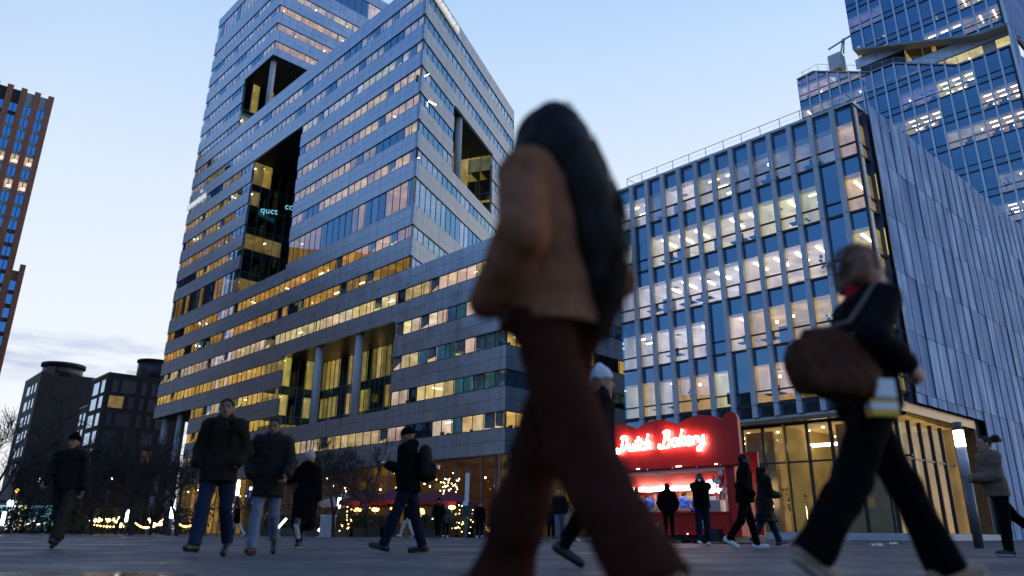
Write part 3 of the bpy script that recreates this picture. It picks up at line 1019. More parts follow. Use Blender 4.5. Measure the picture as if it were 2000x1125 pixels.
# side lobby
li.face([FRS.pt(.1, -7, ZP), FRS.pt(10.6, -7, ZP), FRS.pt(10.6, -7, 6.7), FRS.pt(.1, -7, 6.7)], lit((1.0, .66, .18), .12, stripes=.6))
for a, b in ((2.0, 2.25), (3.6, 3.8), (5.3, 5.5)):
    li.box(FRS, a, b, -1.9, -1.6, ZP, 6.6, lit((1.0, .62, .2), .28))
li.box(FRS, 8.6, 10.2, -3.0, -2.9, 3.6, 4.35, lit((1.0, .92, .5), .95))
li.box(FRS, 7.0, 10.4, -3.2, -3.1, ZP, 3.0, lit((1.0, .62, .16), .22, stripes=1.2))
li.build('lobby_interior', o)
pl = MB()
pl.box(FR, -.5, RL + .35, -10, .35, -.3, ZP, M_CONC)
pl.box(FRS, .3, 62, -10, .35, -.3, ZP - .004, M_CONC)
pl.build('plinth', RB)
for x, d, h in ((12.2, -2.9, 2.6), (4.0, -3.2, 2.2)):
    pass

# ================================================================== high glass tower behind it
T0 = Vector((40.89, 90.0, 0))
FTT = Frame(T0, 135.5, -1)
if FTT.n.y > 0: FTT.n = -FTT.n
TL = 25.2
TT = thing('glass_tower', 'tall blue glass tower with a slanted open terrace, rising behind the finned block', 'glass tower', (*FTT.pt(12, -10).xy, .2))
ZT = [15.8 + 3.61 * k for k in range(-4, 21)]
def pw(pts):
    def f(s):
        for (a, za), (b, zb) in zip(pts[:-1], pts[1:]):
            if s <= b: return za + (zb - za) * max(0, s - a) / (b - a)
        return pts[-1][1]
    return f
TOPL = pw([(0, 62.7), (2.5, 62.9), (9.8, 59.15), (12.6, 59.15), (19.6, 55.4), (20.8, 55.35), (25.3, 55.35)])
BOTU = pw([(0, 66.6), (8.05, 63.75), (9.5, 63.2), (18.1, 60.05), (21.0, 58.95), (22.4, 58.5), (25.3, 58.4)])
rt_ = random.Random(9)
_sc = {}
def st_T(k, i, rng):
    key = (k, i // 3)
    if key not in _sc:
        q = rt_.random()
        _sc[key] = ('dark', None) if q < .42 else ((BEIGE, .2 + .3 * round(rt_.random(), 1)), rt_.choice(['slant', 'spot', 'par', 'spot'])) if q < .74 else ((LILA, .2), 'spot') if q < .92 else ((YELL, .35), 'par')
    return _sc[key]
curtain(TT, FTT, 18, 1.4, [z for z in ZT if z < 64], st_T, rt_, zlo=lambda s: 1.0, zhi=TOPL, depth=7, fin=2, fin_w=.22, fin_d=.18, fin_m=M_FIN2, furn=.45)
FTU = FTT.at(8.05)
curtain(TT, FTU, 12, 1.4292, [z for z in ZT if z > 55], st_T, rt_, zlo=lambda s: BOTU(s + 8.05), zhi=lambda s: 87.9, depth=7, fin=2, fin_w=.22, fin_d=.18, fin_m=M_FIN2, furn=.45)
M_SOFF = simple('pale_terrace_soffit', (.42, .38, .30), .6)
tb = MB()
SS = [0, 2.5, 9.8, 12.6, 19.6, 20.8, 25.2]
for a, b in zip(SS[:-1], SS[1:]):
    tb.face([FTT.pt(a, -.02, TOPL(a)), FTT.pt(b, -.02, TOPL(b)), FTT.pt(b, -20 if b < 8 else -1.7, TOPL(b)), FTT.pt(a, -20 if b < 8 else -1.7, TOPL(a))], M_CONC)
    h = .16
    tb.face([FTT.pt(a, .2, TOPL(a) - .02), FTT.pt(b, .2, TOPL(b) - .02), FTT.pt(b, .2, TOPL(b) + h), FTT.pt(a, .2, TOPL(a) + h)], M_FIN2)
    tb.face([FTT.pt(a, .2, TOPL(a) + h), FTT.pt(b, .2, TOPL(b) + h), FTT.pt(b, -.2, TOPL(b) + h), FTT.pt(a, -.2, TOPL(a) + h)], M_FIN2)
    tb.face([FTT.pt(a, -.2, TOPL(a) - .02), FTT.pt(b, -.2, TOPL(b) - .02), FTT.pt(b, -.2, TOPL(b) + h), FTT.pt(a, -.2, TOPL(a) + h)], M_FIN2)
SU = [8.05, 9.5, 18.1, 21.0, 22.4, 25.2]
for a, b in zip(SU[:-1], SU[1:]):
    tb.face([FTT.pt(a, .02, BOTU(a)), FTT.pt(b, .02, BOTU(b)), FTT.pt(b, -1.75, BOTU(b)), FTT.pt(a, -1.75, BOTU(a))], M_SOFF)
    tb.face([FTT.pt(a, .04, BOTU(a) - .1), FTT.pt(b, .04, BOTU(b) - .1), FTT.pt(b, .04, BOTU(b) + .1), FTT.pt(a, .04, BOTU(a) + .1)], M_SOFF)
tb.face([FTU.pt(-.01, 0, 63.75), FTU.pt(-.01, -18, 63.75), FTU.pt(-.01, -18, 88), FTU.pt(-.01, 0, 88)], M_CLAD)
tb.face([FTT.pt(-.01, 0, 1), FTT.pt(-.01, -18, 1), FTT.pt(-.01, -18, 62.6), FTT.pt(-.01, 0, 62.6)], M_CLAD)
tb.face([FTU.pt(-.01, 0, 88), FTT.pt(25.2, 0, 88), FTT.pt(25.2, -18, 88), FTU.pt(-.01, -18, 88)], M_CONC)
tb.build('roof', TT)
FB = FTT.at(7.6, -1.7)
bw = MB()
edges = [54.5, 55.9, 58.0, 59.6, 61.7, 63.2, 65.6, 67.5]
for i in range(0, len(edges) - 1):
    if i % 2 == 0: bw.box(FB, .0, 17.7, -.3, 0, edges[i], edges[i+1], M_FIN2)
bw.build('terrace_wall', TT)
for i in (1, 3, 5):
    strip(TT, FB, .5, 17.4, edges[i], edges[i+1], fill_gen(.85, YELL if i == 3 else BEIGE, .5, .9, 2, 5, ('par', 'perp')), rt_, g=M_GLASS_C)
# flank of the tower, scale-like cladding
FTS = Frame(FTT.pt(TL, 0, 0), 50, -1)
for i in range(10):
    s = .2 + i * 1.7
    pb = MB()
    z = 1.0
    for k in range(24):
        z0, z1 = z, z + 3.58
        z += 3.61
        if 54.2 < (z0 + z1) / 2 < 58.4 and i > 0:
            if pb.f: pb.build('cladding_panel', TT); pb = MB()
            continue
        q = [FTS.pt(s, .08, 0), FTS.pt(s + 1.64, .36, 0), FTS.pt(s + 1.64, .31, 0), FTS.pt(s, .03, 0)]
        up = lambda p, zz: (p.x, p.y, zz)
        pb.face([up(q[0], z0), up(q[1], z0), up(q[1], z1), up(q[0], z1)], M_CLAD, [(0, z0), (1.64, z0), (1.64, z1), (0, z1)])
        pb.face([up(q[3], z0), up(q[0], z0), up(q[0], z1), up(q[3], z1)], M_TIN)
        pb.face([up(q[3], z0), up(q[2], z0), up(q[1], z0), up(q[0], z0)], M_TIN)
        pb.face([up(q[0], z1), up(q[1], z1), up(q[2], z1), up(q[3], z1)], M_TIN)
    pb.build('cladding_panel', TT)
fw = MB()
fw.box(FTS, 0, 17.5, -.3, 0, 1, 55.3, M_SLAB); fw.box(FTS, 0, 17.5, -.3, 0, 58.45, 88, M_SLAB)
fw.build('wall', TT)
rl = MB()
pts = [FTT.pt(s, -.6, z) for s, z in ((.6, 64.1), (2.9, 64.3), (9.8, 60.6), (12.6, 60.5), (19.6, 56.8))]
rl.tube(pts, .03, M_STEEL, 6)
rl.tube([FTT.pt(.6, -.6, 64.1), FTT.pt(.6, -9, 64.1)], .03, M_STEEL, 6)
for s in (.6, 1.7, 2.9, 4.2, 5.5, 6.8, 8.3, 9.8, 11.2, 12.6, 14.3, 16, 18, 19.6):
    zt = TOPL(s)
    rl.box(FTT, s - .02, s + .02, -.63, -.58, zt, zt + 1.4, M_STEEL)
rl.build('terrace_railing', TT)
CR = thing('facade_crane', 'white boxy facade cleaning crane on the terrace roof of the tall glass tower', 'crane', (*FTT.pt(4.3, -4.5).xy, 62.0))
cb = MB()
cb.tube([FTT.pt(4.3, -4.5, 59.5), FTT.pt(4.3, -4.5, 64.6)], .5, M_STEEL, 12)
cb.build('mast', CR)
cb = MB()
cb.box(FTT, 3.4, 5.2, -5.4, -3.6, 64.6, 66.9, simple('white_crane_paint', (.6, .62, .66), .4))
cb.build('machine_box', CR)
cb = MB()
cb.tube([FTT.pt(5.0, -4.5, 66.9), FTT.pt(5.6, -4.5, 69.3)], .12, M_STEEL, 8)
cb.tube([FTT.pt(5.4, -4.5, 66.9), FTT.pt(5.8, -4.5, 69.3)], .12, M_STEEL, 8)
cb.tube([FTT.pt(3.4, -4.5, 68.6), FTT.pt(7.4, -4.5, 69.4)], .14, M_STEEL, 8)
cb.build('jib', CR)
# ================================================================== brown brick tower, far left
M_BRICK = panels('brown_brick', (.36, .14, .075), (.28, .11, .06), (.20, .11, .08), .9, .28, .02, .8, 0)
M_BRICKD = panels('dark_brick_band', (.18, .07, .05), (.15, .06, .045), (.06, .04, .03), .9, .28, .02, .8, 0)
M_GREYP = simple('grey_spandrel', (.30, .33, .36), .6)
M_WBLUE = glass('blue_reflecting_window', (.25, .3, .35), (.16, .50, 1.0), .60, .95, 3.0)
BP = Vector((-112.95, 155, 0))
FBW = Frame(BP, 52, -1)
BT = thing('brick_tower', 'tall brown brick tower with stepped edge and a crenellated top, far left', 'brick tower', (*FBW.pt(-8, -8).xy, -.3))
bm_, bw_, wl = MB(), MB(), None
def brick_shaft(root, sL, sR, ztop, floors_top, rng, pil=2.78, top_bay=None):
    mb = MB()
    n = round((sR - sL) / pil)
    for i in range(n + 1):
        s = sR - i * pil
        mb.box(FBW, s - 1.25, s, -.9, .0, -1, ztop, M_BRICK)
    mb.box(FBW, sL - 1, sR - .2, -6, -.92, -1, ztop - 2.6, M_BRICKD)
    for i in range(n):
        a, b = sR - (i + 1) * pil, sR - 1.25 - i * pil
        z, k = floors_top, 0
        while z > 2:
            mb.box(FBW, a, b, -.9, -.45, z, z + (3.6 if k == 0 else .95), M_BRICKD if k > 9 else (M_DARK if (i > 1 and k < 2) else M_GREYP))
            z -= 3.22; k += 1
    mb.build('wall', root)
    far = MB()
    for i in range(n):
        a, b = sR - (i + 1) * pil, sR - 1.25 - i * pil
        z, k = floors_top, 0
        while z > 4:
            on = (k in (4, 6) and i < 5) or rng.random() < .04
            mid = (a + b) / 2
            win = MB() if (i < 4 and k < 22) else far
            for x0, x1 in ((a + .02, mid - .08), (mid + .08, b - .02)):
                win.face([FBW.pt(x0, -.55, z - 2.25), FBW.pt(x1, -.55, z - 2.25), FBW.pt(x1, -.55, z - .02), FBW.pt(x0, -.55, z - .02)], lit((1.0, .72, .50), .55) if on else M_WBLUE)
            if on: win.ball(FBW.pt(mid, -.50, z - 1.7), .35, L_SPOT, 6, (2.0, .3, .6))
            win.box(FBW, mid - .08, mid + .08, -.6, -.48, z - 2.25, z - .02, M_FRAME)
            win.face([FBW.pt(a, -.85, z - 2.25), FBW.pt(b, -.85, z - 2.25), FBW.pt(b, -.85, z), FBW.pt(a, -.85, z)], M_DARKROOM)
            if win is not far: win.build('window', root)
            z -= 3.22; k += 1
    tag(far.build('window', root), kind='stuff')
rb = random.Random(4)
brick_shaft(BT, -22, 0, 100.6, 96.3, rb)
# lower shoulder one bay wide
lw = MB()
lw.box(FBW, 1.2, 2.3, -.9, 0, -1, 57.2, M_BRICK)
lw.box(FBW, -.02, 2.2, -4, -.92, -1, 55.2, M_BRICKD)
lw.box(FBW, 0, 1.2, -.9, -.45, 53.2, 55.6, M_BRICK)
z = 53.2
while z > 4:
    ww = MB()
    ww.face([FBW.pt(.05, -.55, z - 2.25), FBW.pt(1.15, -.55, z - 2.25), FBW.pt(1.15, -.55, z), FBW.pt(.05, -.55, z)], M_WBLUE)
    lw.box(FBW, 0, 1.2, -.9, -.45, z - 3.22, z - 2.25, M_BRICKD)
    ww.build('window', BT)
    z -= 3.22
lw.build('wall', BT)

# ================================================================== dark brick apartment blocks
M_BLK = panels('black_brick', (.020, .019, .020), (.028, .026, .027), (.014, .013, .013), .45, .16, .02, .7, 0)
M_BLKT = simple('dark_zinc', (.06, .06, .07), .4, .4)
M_WSKY = glass('sky_reflecting_window', (.3, .32, .34), (.78, .88, 1.0), .62, .98, 3.0)
M_WDIM = glass('dim_window', (.45, .48, .5), (.5, .58, .66), .22, .9, 3.0)

def block(root, F1, L1, F2, L2, ztop, rows1, rows2, rng, p_on=.12):
    mb = MB()
    for F, Ln in ((F1, L1), (F2, L2)):
        mb.box(F, 0, Ln, -.35, 0, -1, ztop, M_BLK)
        mb.box(F, -.05, Ln, -.4, .08, ztop, ztop + .3, M_BLKT)
    c = [F1.pt(0, 0), F1.pt(L1, 0), F1.pt(L1, 0) + F2.u * L2, F2.pt(L2, 0)]
    poly(mb, c, ztop - .05, M_BLKT)
    mb.build('wall', root)
    for F, rows, gm in ((F1, rows1, M_WSKY), (F2, rows2, M_WDIM)):
        for (z0, z1, wins) in rows:
            for a, b in wins:
                w = MB()
                on = rng.random() < p_on and gm is M_WDIM
                w.face([F.pt(a, .03, z0), F.pt(b, .03, z0), F.pt(b, .03, z1), F.pt(a, .03, z1)], gm)
                w.face([F.pt(a, .015, z0), F.pt(b, .015, z0), F.pt(b, .015, z1), F.pt(a, .015, z1)], lit((1.0, .58, .2), .7, stripes=.8) if on else (M_BLIND if gm is M_WDIM else M_DARKROOM))
                w.box(F, a - .1, b + .1, .0, .07, z0 - .1, z0, M_BLKT)
                w.box(F, a - .1, b + .1, .0, .07, z1, z1 + .1, M_BLKT)
                w.box(F, a - .1, a, .0, .07, z0, z1, M_BLKT)
                w.box(F, b, b + .1, .0, .07, z0, z1, M_BLKT)
                w.build('window', root)
B2 = Vector((-75.51, 135, 0))
B2a, B2b = Frame(B2, -43.5, +1), Frame(B2, 49, -1)
BB2 = thing('apartment_block', 'black brick apartment block with large square windows beside the silver tower', 'apartment block', (*B2b.pt(6, -6).xy, -.3))
rb2 = random.Random(13)
r2b = [(24.6, 27.0, [(.9, 1.9), (2.5, 5.0), (6.0, 6.9), (7.8, 8.6), (9.4, 11.8), (12.6, 13.4)]), (21.7, 23.9, [(.7, 3.2), (4.1, 5.0), (6.0, 6.8), (7.6, 9.4), (10.4, 12.8)]),
       (18.4, 20.7, [(.9, 1.7), (2.3, 4.9), (6.0, 6.8), (7.8, 8.5), (9.4, 11.0)]), (15.2, 17.4, [(.8, 3.2), (4.2, 5.0), (7.2, 9.4), (10.4, 12.2)]),
       (12.0, 14.2, [(.9, 1.7), (2.4, 4.9), (6.2, 7.0), (8.0, 10.4)]), (8.6, 10.9, [(.8, 3.2), (4.2, 5.0), (7.2, 9.4)])]
r2a = [(z0, z1, [(1.2, 3.6), (5.0, 8.8)]) for z0, z1, _ in r2b]
block(BB2, B2a, 10.8, B2b, 15, 27.9, r2a, r2b, rb2, .16)
pent = MB()
pent.tube([B2b.pt(8.6, -3.4, 27.8), B2b.pt(8.6, -3.4, 31.6)], 3.1, M_BLKT, 28)
pent.tube([B2b.pt(8.6, -3.4, 31.6), B2b.pt(8.6, -3.4, 32.0)], 3.35, M_BLK, 28)
pent.tube([B2b.pt(12.6, -3.4, 27.8), B2b.pt(12.6, -3.4, 31.6)], 3.0, M_BLKT, 20)
pent.box(B2b, 3.0, 9.0, -.6, -.56, 27.9, 29.1, M_GLASS_C)
pent.build('rooftop_drum', BB2)
pv = MB(); pv.box(B2b, 9.2, 10.2, -.3, -.26, 28.3, 30.8, M_WBLUE); pv.build('window', BB2)
B3 = B2a.pt(10.9, -1.5, 0)
B3a, B3b = Frame(B3, -43.5, +1), Frame(B3, 49, -1)
BB3 = thing('apartment_block', 'low black apartment block with bright sky mirrored in its windows, between two taller dark blocks', 'apartment block', (*B3b.pt(4, -6).xy, -.3))
rows = [(z, z + 2.3, [(.9 + i * 2.7, 2.5 + i * 2.7) for i in range(4)]) for z in (20.2, 16.9, 13.6, 10.3, 7.0)]
block(BB3, B3a, 11.6, B3b, 1.4, 23.8, rows, [(z, z + 2.2, [(.3, 1.1)]) for z in (19.6, 16.4)], rb2)
B1 = Vector((-98.05, 150, 0)) * 1.27
B1a, B1b = Frame(B1, -43, +1), Frame(B1, 48, -1)
BB1 = thing('apartment_block', 'tallest black apartment block with a round drum on its roof, windowless flank to the square', 'apartment block', (*B1b.pt(5, -6).xy, -.3))
rows = [(z, z + 1.9, [(2.0, 3.6), (5.0, 6.6), (8.0, 11.0)]) for z in (27.2, 23.9, 20.6, 17.3, 14.0, 10.7)]
rows = [(z * 1.27, (z + 1.9) * 1.27, [(2.5, 4.5), (6.4, 8.4), (10.2, 14)]) for z in (27.2, 23.9, 20.6, 17.3, 14.0, 10.7)]
block(BB1, B1a, 19.7, B1b, 24, 39.4, rows, [], rb2)
dr = MB()
dr.tube([B1b.pt(5.6, -4.6, 39.2), B1b.pt(5.6, -4.6, 42.0)], 4.9, M_BLKT, 30)
dr.tube([B1b.pt(5.6, -4.6, 42.0), B1b.pt(5.6, -4.6, 42.9)], 5.4, M_BLK, 30)
dr.build('rooftop_drum', BB1)
dw = MB()
dw.face([B1b.pt(1.2, -1.2, 39.6), B1b.pt(3.0, -.25, 39.6), B1b.pt(3.0, -.25, 41.5), B1b.pt(1.2, -1.2, 41.5)], M_WSKY)
dw.build('window', BB1)
# buildings left of the frame: the dark shapes mirrored in the silver tower's lower panes
M_OFFD = panels('dark_stone_cladding', (.10, .085, .07), (.08, .07, .06), (.02, .02, .02), 2.4, 3.4, .12, .7, 0)
def off_block(label, x0, y0, ang, ln, dep, h, seed):
    F = Frame((x0, y0, 0), ang, -1)
    t = thing('office_building', label, 'office building', (*F.pt(ln / 2, -dep / 2).xy, -.3))
    mb = MB()
    mb.box(F, 0, ln, -dep, 0, -1, h, M_OFFD)
    mb.build('wall', t)
    rg_ = random.Random(seed)
    w = MB()
    for k in range(int(h / 3.5) - 1):
        for i in range(int(ln / 2.6)):
            a = 1 + i * 2.6
            mt = lit(AMBER, .6) if rg_.random() < .3 else M_WDIM
            w.face([F.pt(a, .02, 2 + k*3.5), F.pt(a + 1.5, .02, 2 + k*3.5), F.pt(a + 1.5, .02, 3.9 + k*3.5), F.pt(a, .02, 3.9 + k*3.5)], mt)
    w.build('window', t)
off_block('dark stone office slab left of the frame, seen only mirrored in the silver tower', -118, 44, 10, 84, 16, 66, 1)
off_block('low dark office building left of the frame, seen only mirrored in ground floor glass', -78, -30, -8, 58, 16, 27, 2)

# ================================================================== ground
gm = MB()
xs = [-900, -70, 40, 900]
for a, b in zip(xs[:-1], xs[1:]):
    gm.face([(a, -300, ground_z(a)), (b, -300, ground_z(b)), (b, 1500, ground_z(b)), (a, 1500, ground_z(a))], None)
m, nt, b = new_mat('dark_setts')
tc = N(nt, 'ShaderNodeTexCoord')
mp = N(nt, 'ShaderNodeMapping'); mp.inputs['Rotation'].default_value = (0, 0, rad(44)); L(nt, tc.outputs['Object'], mp.inputs[0])
br = N(nt, 'ShaderNodeTexBrick', offset=.5)
L(nt, mp.outputs[0], br.inputs['Vector'])
br.inputs['Scale'].default_value = 1
br.inputs['Brick Width'].default_value, br.inputs['Row Height'].default_value, br.inputs['Mortar Size'].default_value = .21, .10, .008
for k, c in (('Color1', (.042, .041, .046)), ('Color2', (.105, .096, .098)), ('Mortar', (.018, .017, .017))): br.inputs[k].default_value = (*c, 1)
n1 = N(nt, 'ShaderNodeTexNoise', i_2=.5, i_3=6.0, i_4=.65); L(nt, tc.outputs['Object'], n1.inputs['Vector'])
n2 = N(nt, 'ShaderNodeTexNoise', i_2=6.5, i_3=6.0, i_4=.7); L(nt, tc.outputs['Object'], n2.inputs['Vector'])
f = ramp(nt, n1.outputs[0], [(.32, .5), (.5, 1.0), (.68, 1.5)])
f2 = ramp(nt, n2.outputs[0], [(.3, .55), (.7, 1.45)])
n3 = N(nt, 'ShaderNodeTexNoise', i_2=32.0, i_3=3.0); L(nt, tc.outputs['Object'], n3.inputs['Vector'])
f2 = math_n(nt, 'MULTIPLY', f2, ramp(nt, n3.outputs[0], [(.35, .6), (.65, 1.45)]))
L(nt, mixc(nt, 1.0, mixc(nt, 1.0, br.outputs[0], f, 'MULTIPLY'), f2, 'MULTIPLY'), b.inputs['Base Color'])
pm = N(nt, 'ShaderNodeMapping'); pm.inputs['Location'].default_value = (3.1, -4.9, 0); pm.inputs['Scale'].default_value = (.62, 1.3, 1); L(nt, tc.outputs['Object'], pm.inputs[0])
pl_ = N(nt, 'ShaderNodeVectorMath', operation='LENGTH'); pmv = N(nt, 'ShaderNodeVectorMath', operation='ADD'); L(nt, tc.outputs['Object'], pmv.inputs[0]); pmv.inputs[1].default_value = (3.2, -5.0, 0)
pms = N(nt, 'ShaderNodeVectorMath', operation='MULTIPLY'); L(nt, pmv.outputs[0], pms.inputs[0]); pms.inputs[1].default_value = (.7, 1.4, 0); L(nt, pms.outputs[0], pl_.inputs[0])
pud = math_n(nt, 'SUBTRACT', math_n(nt, 'ADD', n1.outputs[0], .42), math_n(nt, 'MULTIPLY', pl_.outputs['Value'], .45))
pud = ramp(nt, pud, [(.52, 0.0), (.60, 1.0)])
wet = ramp(nt, n1.outputs[0], [(.40, .70), (.56, .50), (.66, .22)])
wet = math_n(nt, 'MULTIPLY', wet, math_n(nt, 'SUBTRACT', 1.0, math_n(nt, 'MULTIPLY', pud, .60)))
L(nt, wet, b.inputs['Roughness'])
bp = N(nt, 'ShaderNodeBump'); bp.inputs['Strength'].default_value = .9; bp.inputs['Distance'].default_value = .035
hh = math_n(nt, 'ADD', math_n(nt, 'MULTIPLY', br.outputs['Fac'], -1.0), math_n(nt, 'MULTIPLY', n2.outputs[0], .9))
L(nt, math_n(nt, 'MULTIPLY_ADD', math_n(nt, 'SUBTRACT', 1.0, pud), .88, .12), bp.inputs['Strength']); L(nt, hh, bp.inputs['Height']); L(nt, bp.outputs[0], b.inputs['Normal'])
M_GROUND = m
gm.mats = [m]; gm.m = [0] * len(gm.f)
tag(gm.build('plaza_paving'), kind='structure')
# ================================================================== bakery stand
M_RED = simple('red_paint', (.60, .016, .014), .38, noise=.18, scale=2.0)
M_RED2 = simple('bright_red_panel', (.58, .02, .015), .4)
M_AWN = panels('red_awning_cloth', (.70, .05, .04), (.66, .045, .04), (.5, .03, .03), .16, 20, .012, .8, 0)
M_BLACK = simple('black_rubber', (.012, .012, .013), .5)
M_WHITEP = simple('white_enamel', (.75, .75, .73), .35)
FK = Frame((6.98, 23.0, ground_z(7)), -44.6, +1)      # s runs left and away; d outward to the square
KS = thing('bakery_stand', 'red bakery stand with a wavy sign board reading Dutch Bakery in white neon', 'market stand', FK.pt(3.2, -1.2, 0))
KL = 5.75
# wavy board
out = []
N_ = 160
for i in range(N_ + 1):
    s = -.22 + (KL + .22) * i / N_
    if s < .28:
        q = (s - .03) / .25
        z = 3.70 + .24 * math.sqrt(max(0, 1 - q*q)) - (.05 if s < .0 else 0) * 0
    else:
        ph = ((s - .28) % 1.66) / 1.66
        z = 3.69 + .25 * math.sin(math.pi * ph) ** .8
    out.append((s, z))
bd = MB()
top = out
d0, d1 = -.06, .10
fr = [(s, 2.26) for s, z in top]
for i in range(N_):
    (a, za), (b, zb) = top[i], top[i+1]
    bd.face([FK.pt(a, d1, 2.26), FK.pt(b, d1, 2.26), FK.pt(b, d1, zb), FK.pt(a, d1, za)], M_RED)
    bd.face([FK.pt(b, d0, 2.26), FK.pt(a, d0, 2.26), FK.pt(a, d0, za), FK.pt(b, d0, zb)], M_RED)
    bd.face([FK.pt(a, d1, za), FK.pt(b, d1, zb), FK.pt(b, d0, zb), FK.pt(a, d0, za)], M_RED2)
    bd.face([FK.pt(a, d1, 2.26), FK.pt(b, d1, 2.26), FK.pt(b, d0, 2.26), FK.pt(a, d0, 2.26)], M_RED)
for s in (top[0], top[-1]):
    bd.face([FK.pt(s[0], d0, 2.26), FK.pt(s[0], d1, 2.26), FK.pt(s[0], d1, s[1]), FK.pt(s[0], d0, s[1])], M_RED2)
bd.build('sign_board', KS)
rail = MB()
rail.box(FK, -.1, KL, .10, .16, 2.30, 2.36, M_RED2)
for s in (.45, 1.3, 2.2, 3.2, 4.1, 5.1):
    rail.ball(FK.pt(s, .15, 2.30), .035, M_STEEL, 8)
for s, w_ in ((1.85, .22), (3.5, .14), (.55, .10)):
    rail.box(FK, s, s + w_, .161, .17, 2.33, 2.37, lamp((1.0, .8, .5), 3.0))
rail.build('sign_rail', KS)
# neon lettering: hand drawn strokes, units of letter height
GL = {
 'D': ([[(.34, 1.12), (.30, .7), (.20, .2), (.05, -.08), (-.16, .0), (-.10, .26), (.14, .10), (.44, .16), (.66, .52), (.62, .92), (.40, 1.05), (.16, .92)]], .82),
 'u': ([[(.0, .48), (.03, .12), (.15, .02), (.30, .16), (.38, .48)], [(.38, .48), (.37, .12), (.48, .02)]], .50),
 't': ([[(.22, .92), (.14, .3), (.18, .05), (.32, .03)], [(-.02, .62), (.42, .70)]], .36),
 'c': ([[(.34, .42), (.2, .5), (.06, .32), (.08, .08), (.24, .02), (.38, .12)]], .40),
 'h': ([[(.20, 1.0), (.10, .5), (.04, .02), (.12, .32), (.26, .48), (.36, .38), (.34, .1), (.46, .03)]], .50),
 'B': ([[(.30, 1.1), (.24, .5), (.10, .02), (-.14, .02), (-.12, .28)], [(.14, .96), (.42, 1.1), (.60, .94), (.52, .68), (.28, .58), (.58, .5), (.64, .22), (.44, .0), (.16, .06)]], .80),
 'a': ([[(.36, .44), (.2, .52), (.04, .34), (.05, .1), (.18, .02), (.32, .16), (.40, .48), (.38, .1), (.48, .03)]], .50),
 'k': ([[(.18, 1.05), (.10, .5), (.03, .02)], [(.38, .54), (.08, .28), (.40, .02)]], .44),
 'e': ([[(.04, .24), (.28, .30), (.34, .44), (.2, .54), (.05, .34), (.08, .08), (.24, .0), (.40, .12)]], .42),
 'r': ([[(.02, .46), (.08, .3), (.05, .02), (.10, .32), (.24, .50), (.36, .44)]], .38),
 'y': ([[(.02, .50), (.06, .2), (.18, .12), (.32, .28), (.38, .54), (.34, .1), (.22, -.34), (.02, -.40), (.04, -.2), (.30, -.06), (.50, -.02)]], .46)}
M_NEON = lamp((1.0, .90, .74), 16.0)
def catmull(p, n=6):
    p = [p[0]] + p + [p[-1]]
    o = []
    for i in range(1, len(p) - 2):
        for k in range(n):
            t = k / n
            o.append(tuple(.5 * ((2*p[i][j]) + (-p[i-1][j] + p[i+1][j])*t + (2*p[i-1][j] - 5*p[i][j] + 4*p[i+1][j] - p[i+2][j])*t*t + (-p[i-1][j] + 3*p[i][j] - 3*p[i+1][j] + p[i+2][j])*t**3) for j in (0, 1)))
    o.append(p[-2])
    return o
def neon(word, s_left, z_left, size, slope, wx):
    x = 0
    for ch in word:
        strokes, adv = GL[ch]
        lb = MB()
        for st in strokes:
            pts = []
            for px_, pz_ in catmull(st):
                xx = (x + px_ * wx + pz_ * .08) * size
                pts.append(FK.pt(s_left - xx, .20, z_left + pz_ * size + xx * slope))
            lb.tube(pts, .031, M_NEON, 6)
        lb.build('neon_letter', KS)
        x += adv * wx
neon('Dutch', 4.34, 2.95, .50, .02, 1.08)
neon('Bakery', 2.58, 2.98, .50, .02, 1.10)
# body of the stand
kb = MB()
kb.box(FK, -.02, .36, -.9, .04, .22, 1.5, M_RED2)
kb.box(FK, .06, .36, -.5, .04, 1.5, 2.30, M_RED2)
kb.box(FK, KL - .3, KL, -2.2, .04, .22, 3.5, M_RED2)
kb.box(FK, .36, KL - .3, -2.2, -2.12, .22, 2.9, M_RED)
kb.box(FK, .98, KL, -2.25, -.07, 2.40, 2.48, M_RED)
kb.box(FK, .9, .98, -1.3, -.5, .22, 1.5, M_RED2)
kb.box(FK, .36, KL - .3, -2.1, -.1, .20, .26, M_FRAME)
kb.build('wall', KS)
ct = MB()
ct.box(FK, .36, KL - .3, -.35, .06, .24, .88, M_RED)
ct.box(FK, .34, KL - .28, -.5, .12, .88, .93, M_RED2)
for i in range(7):
    s = .6 + i * .74
    ct.box(FK, s, s + .02, .06, .07, .26, .86, M_RED2)
for i in range(13):
    ct.ball(FK.pt(.7 + i * .38, .08, .27), .02, lamp((1.0, .75, .55), 5.0) if i % 4 else M_STEEL, 6)
ct.build('counter', KS)
ba = MB()
ba.box(FK, .3, KL + .1, -2.1, -.1, .06, .20, M_BLACK)
ba.box(FK, .62, 1.0, -.05, .30, .05, .42, M_BLACK)
for s in (1.6, 4.8):
    for d in (-.35, -1.9):
        ba.tube([FK.pt(s, d, .16), FK.pt(s, d + .16, .16)], .16, M_BLACK, 16)
ba.build('chassis', KS)
aw = MB()
n = 20
for i in range(n):
    a, b = .38 + (KL - .7) * i / n, .38 + (KL - .7) * (i + 1) / n
    aw.face([FK.pt(a, .08, 2.22), FK.pt(b, .08, 2.22), FK.pt(b, -.62, 1.80), FK.pt(a, -.62, 1.80)], M_AWN, [(a, 0), (b, 0), (b, 1), (a, 1)])
aw.box(FK, .36, KL - .3, .06, .10, 2.16, 2.24, simple('pink_trim', (.8, .45, .42), .5))
aw.build('awning', KS)
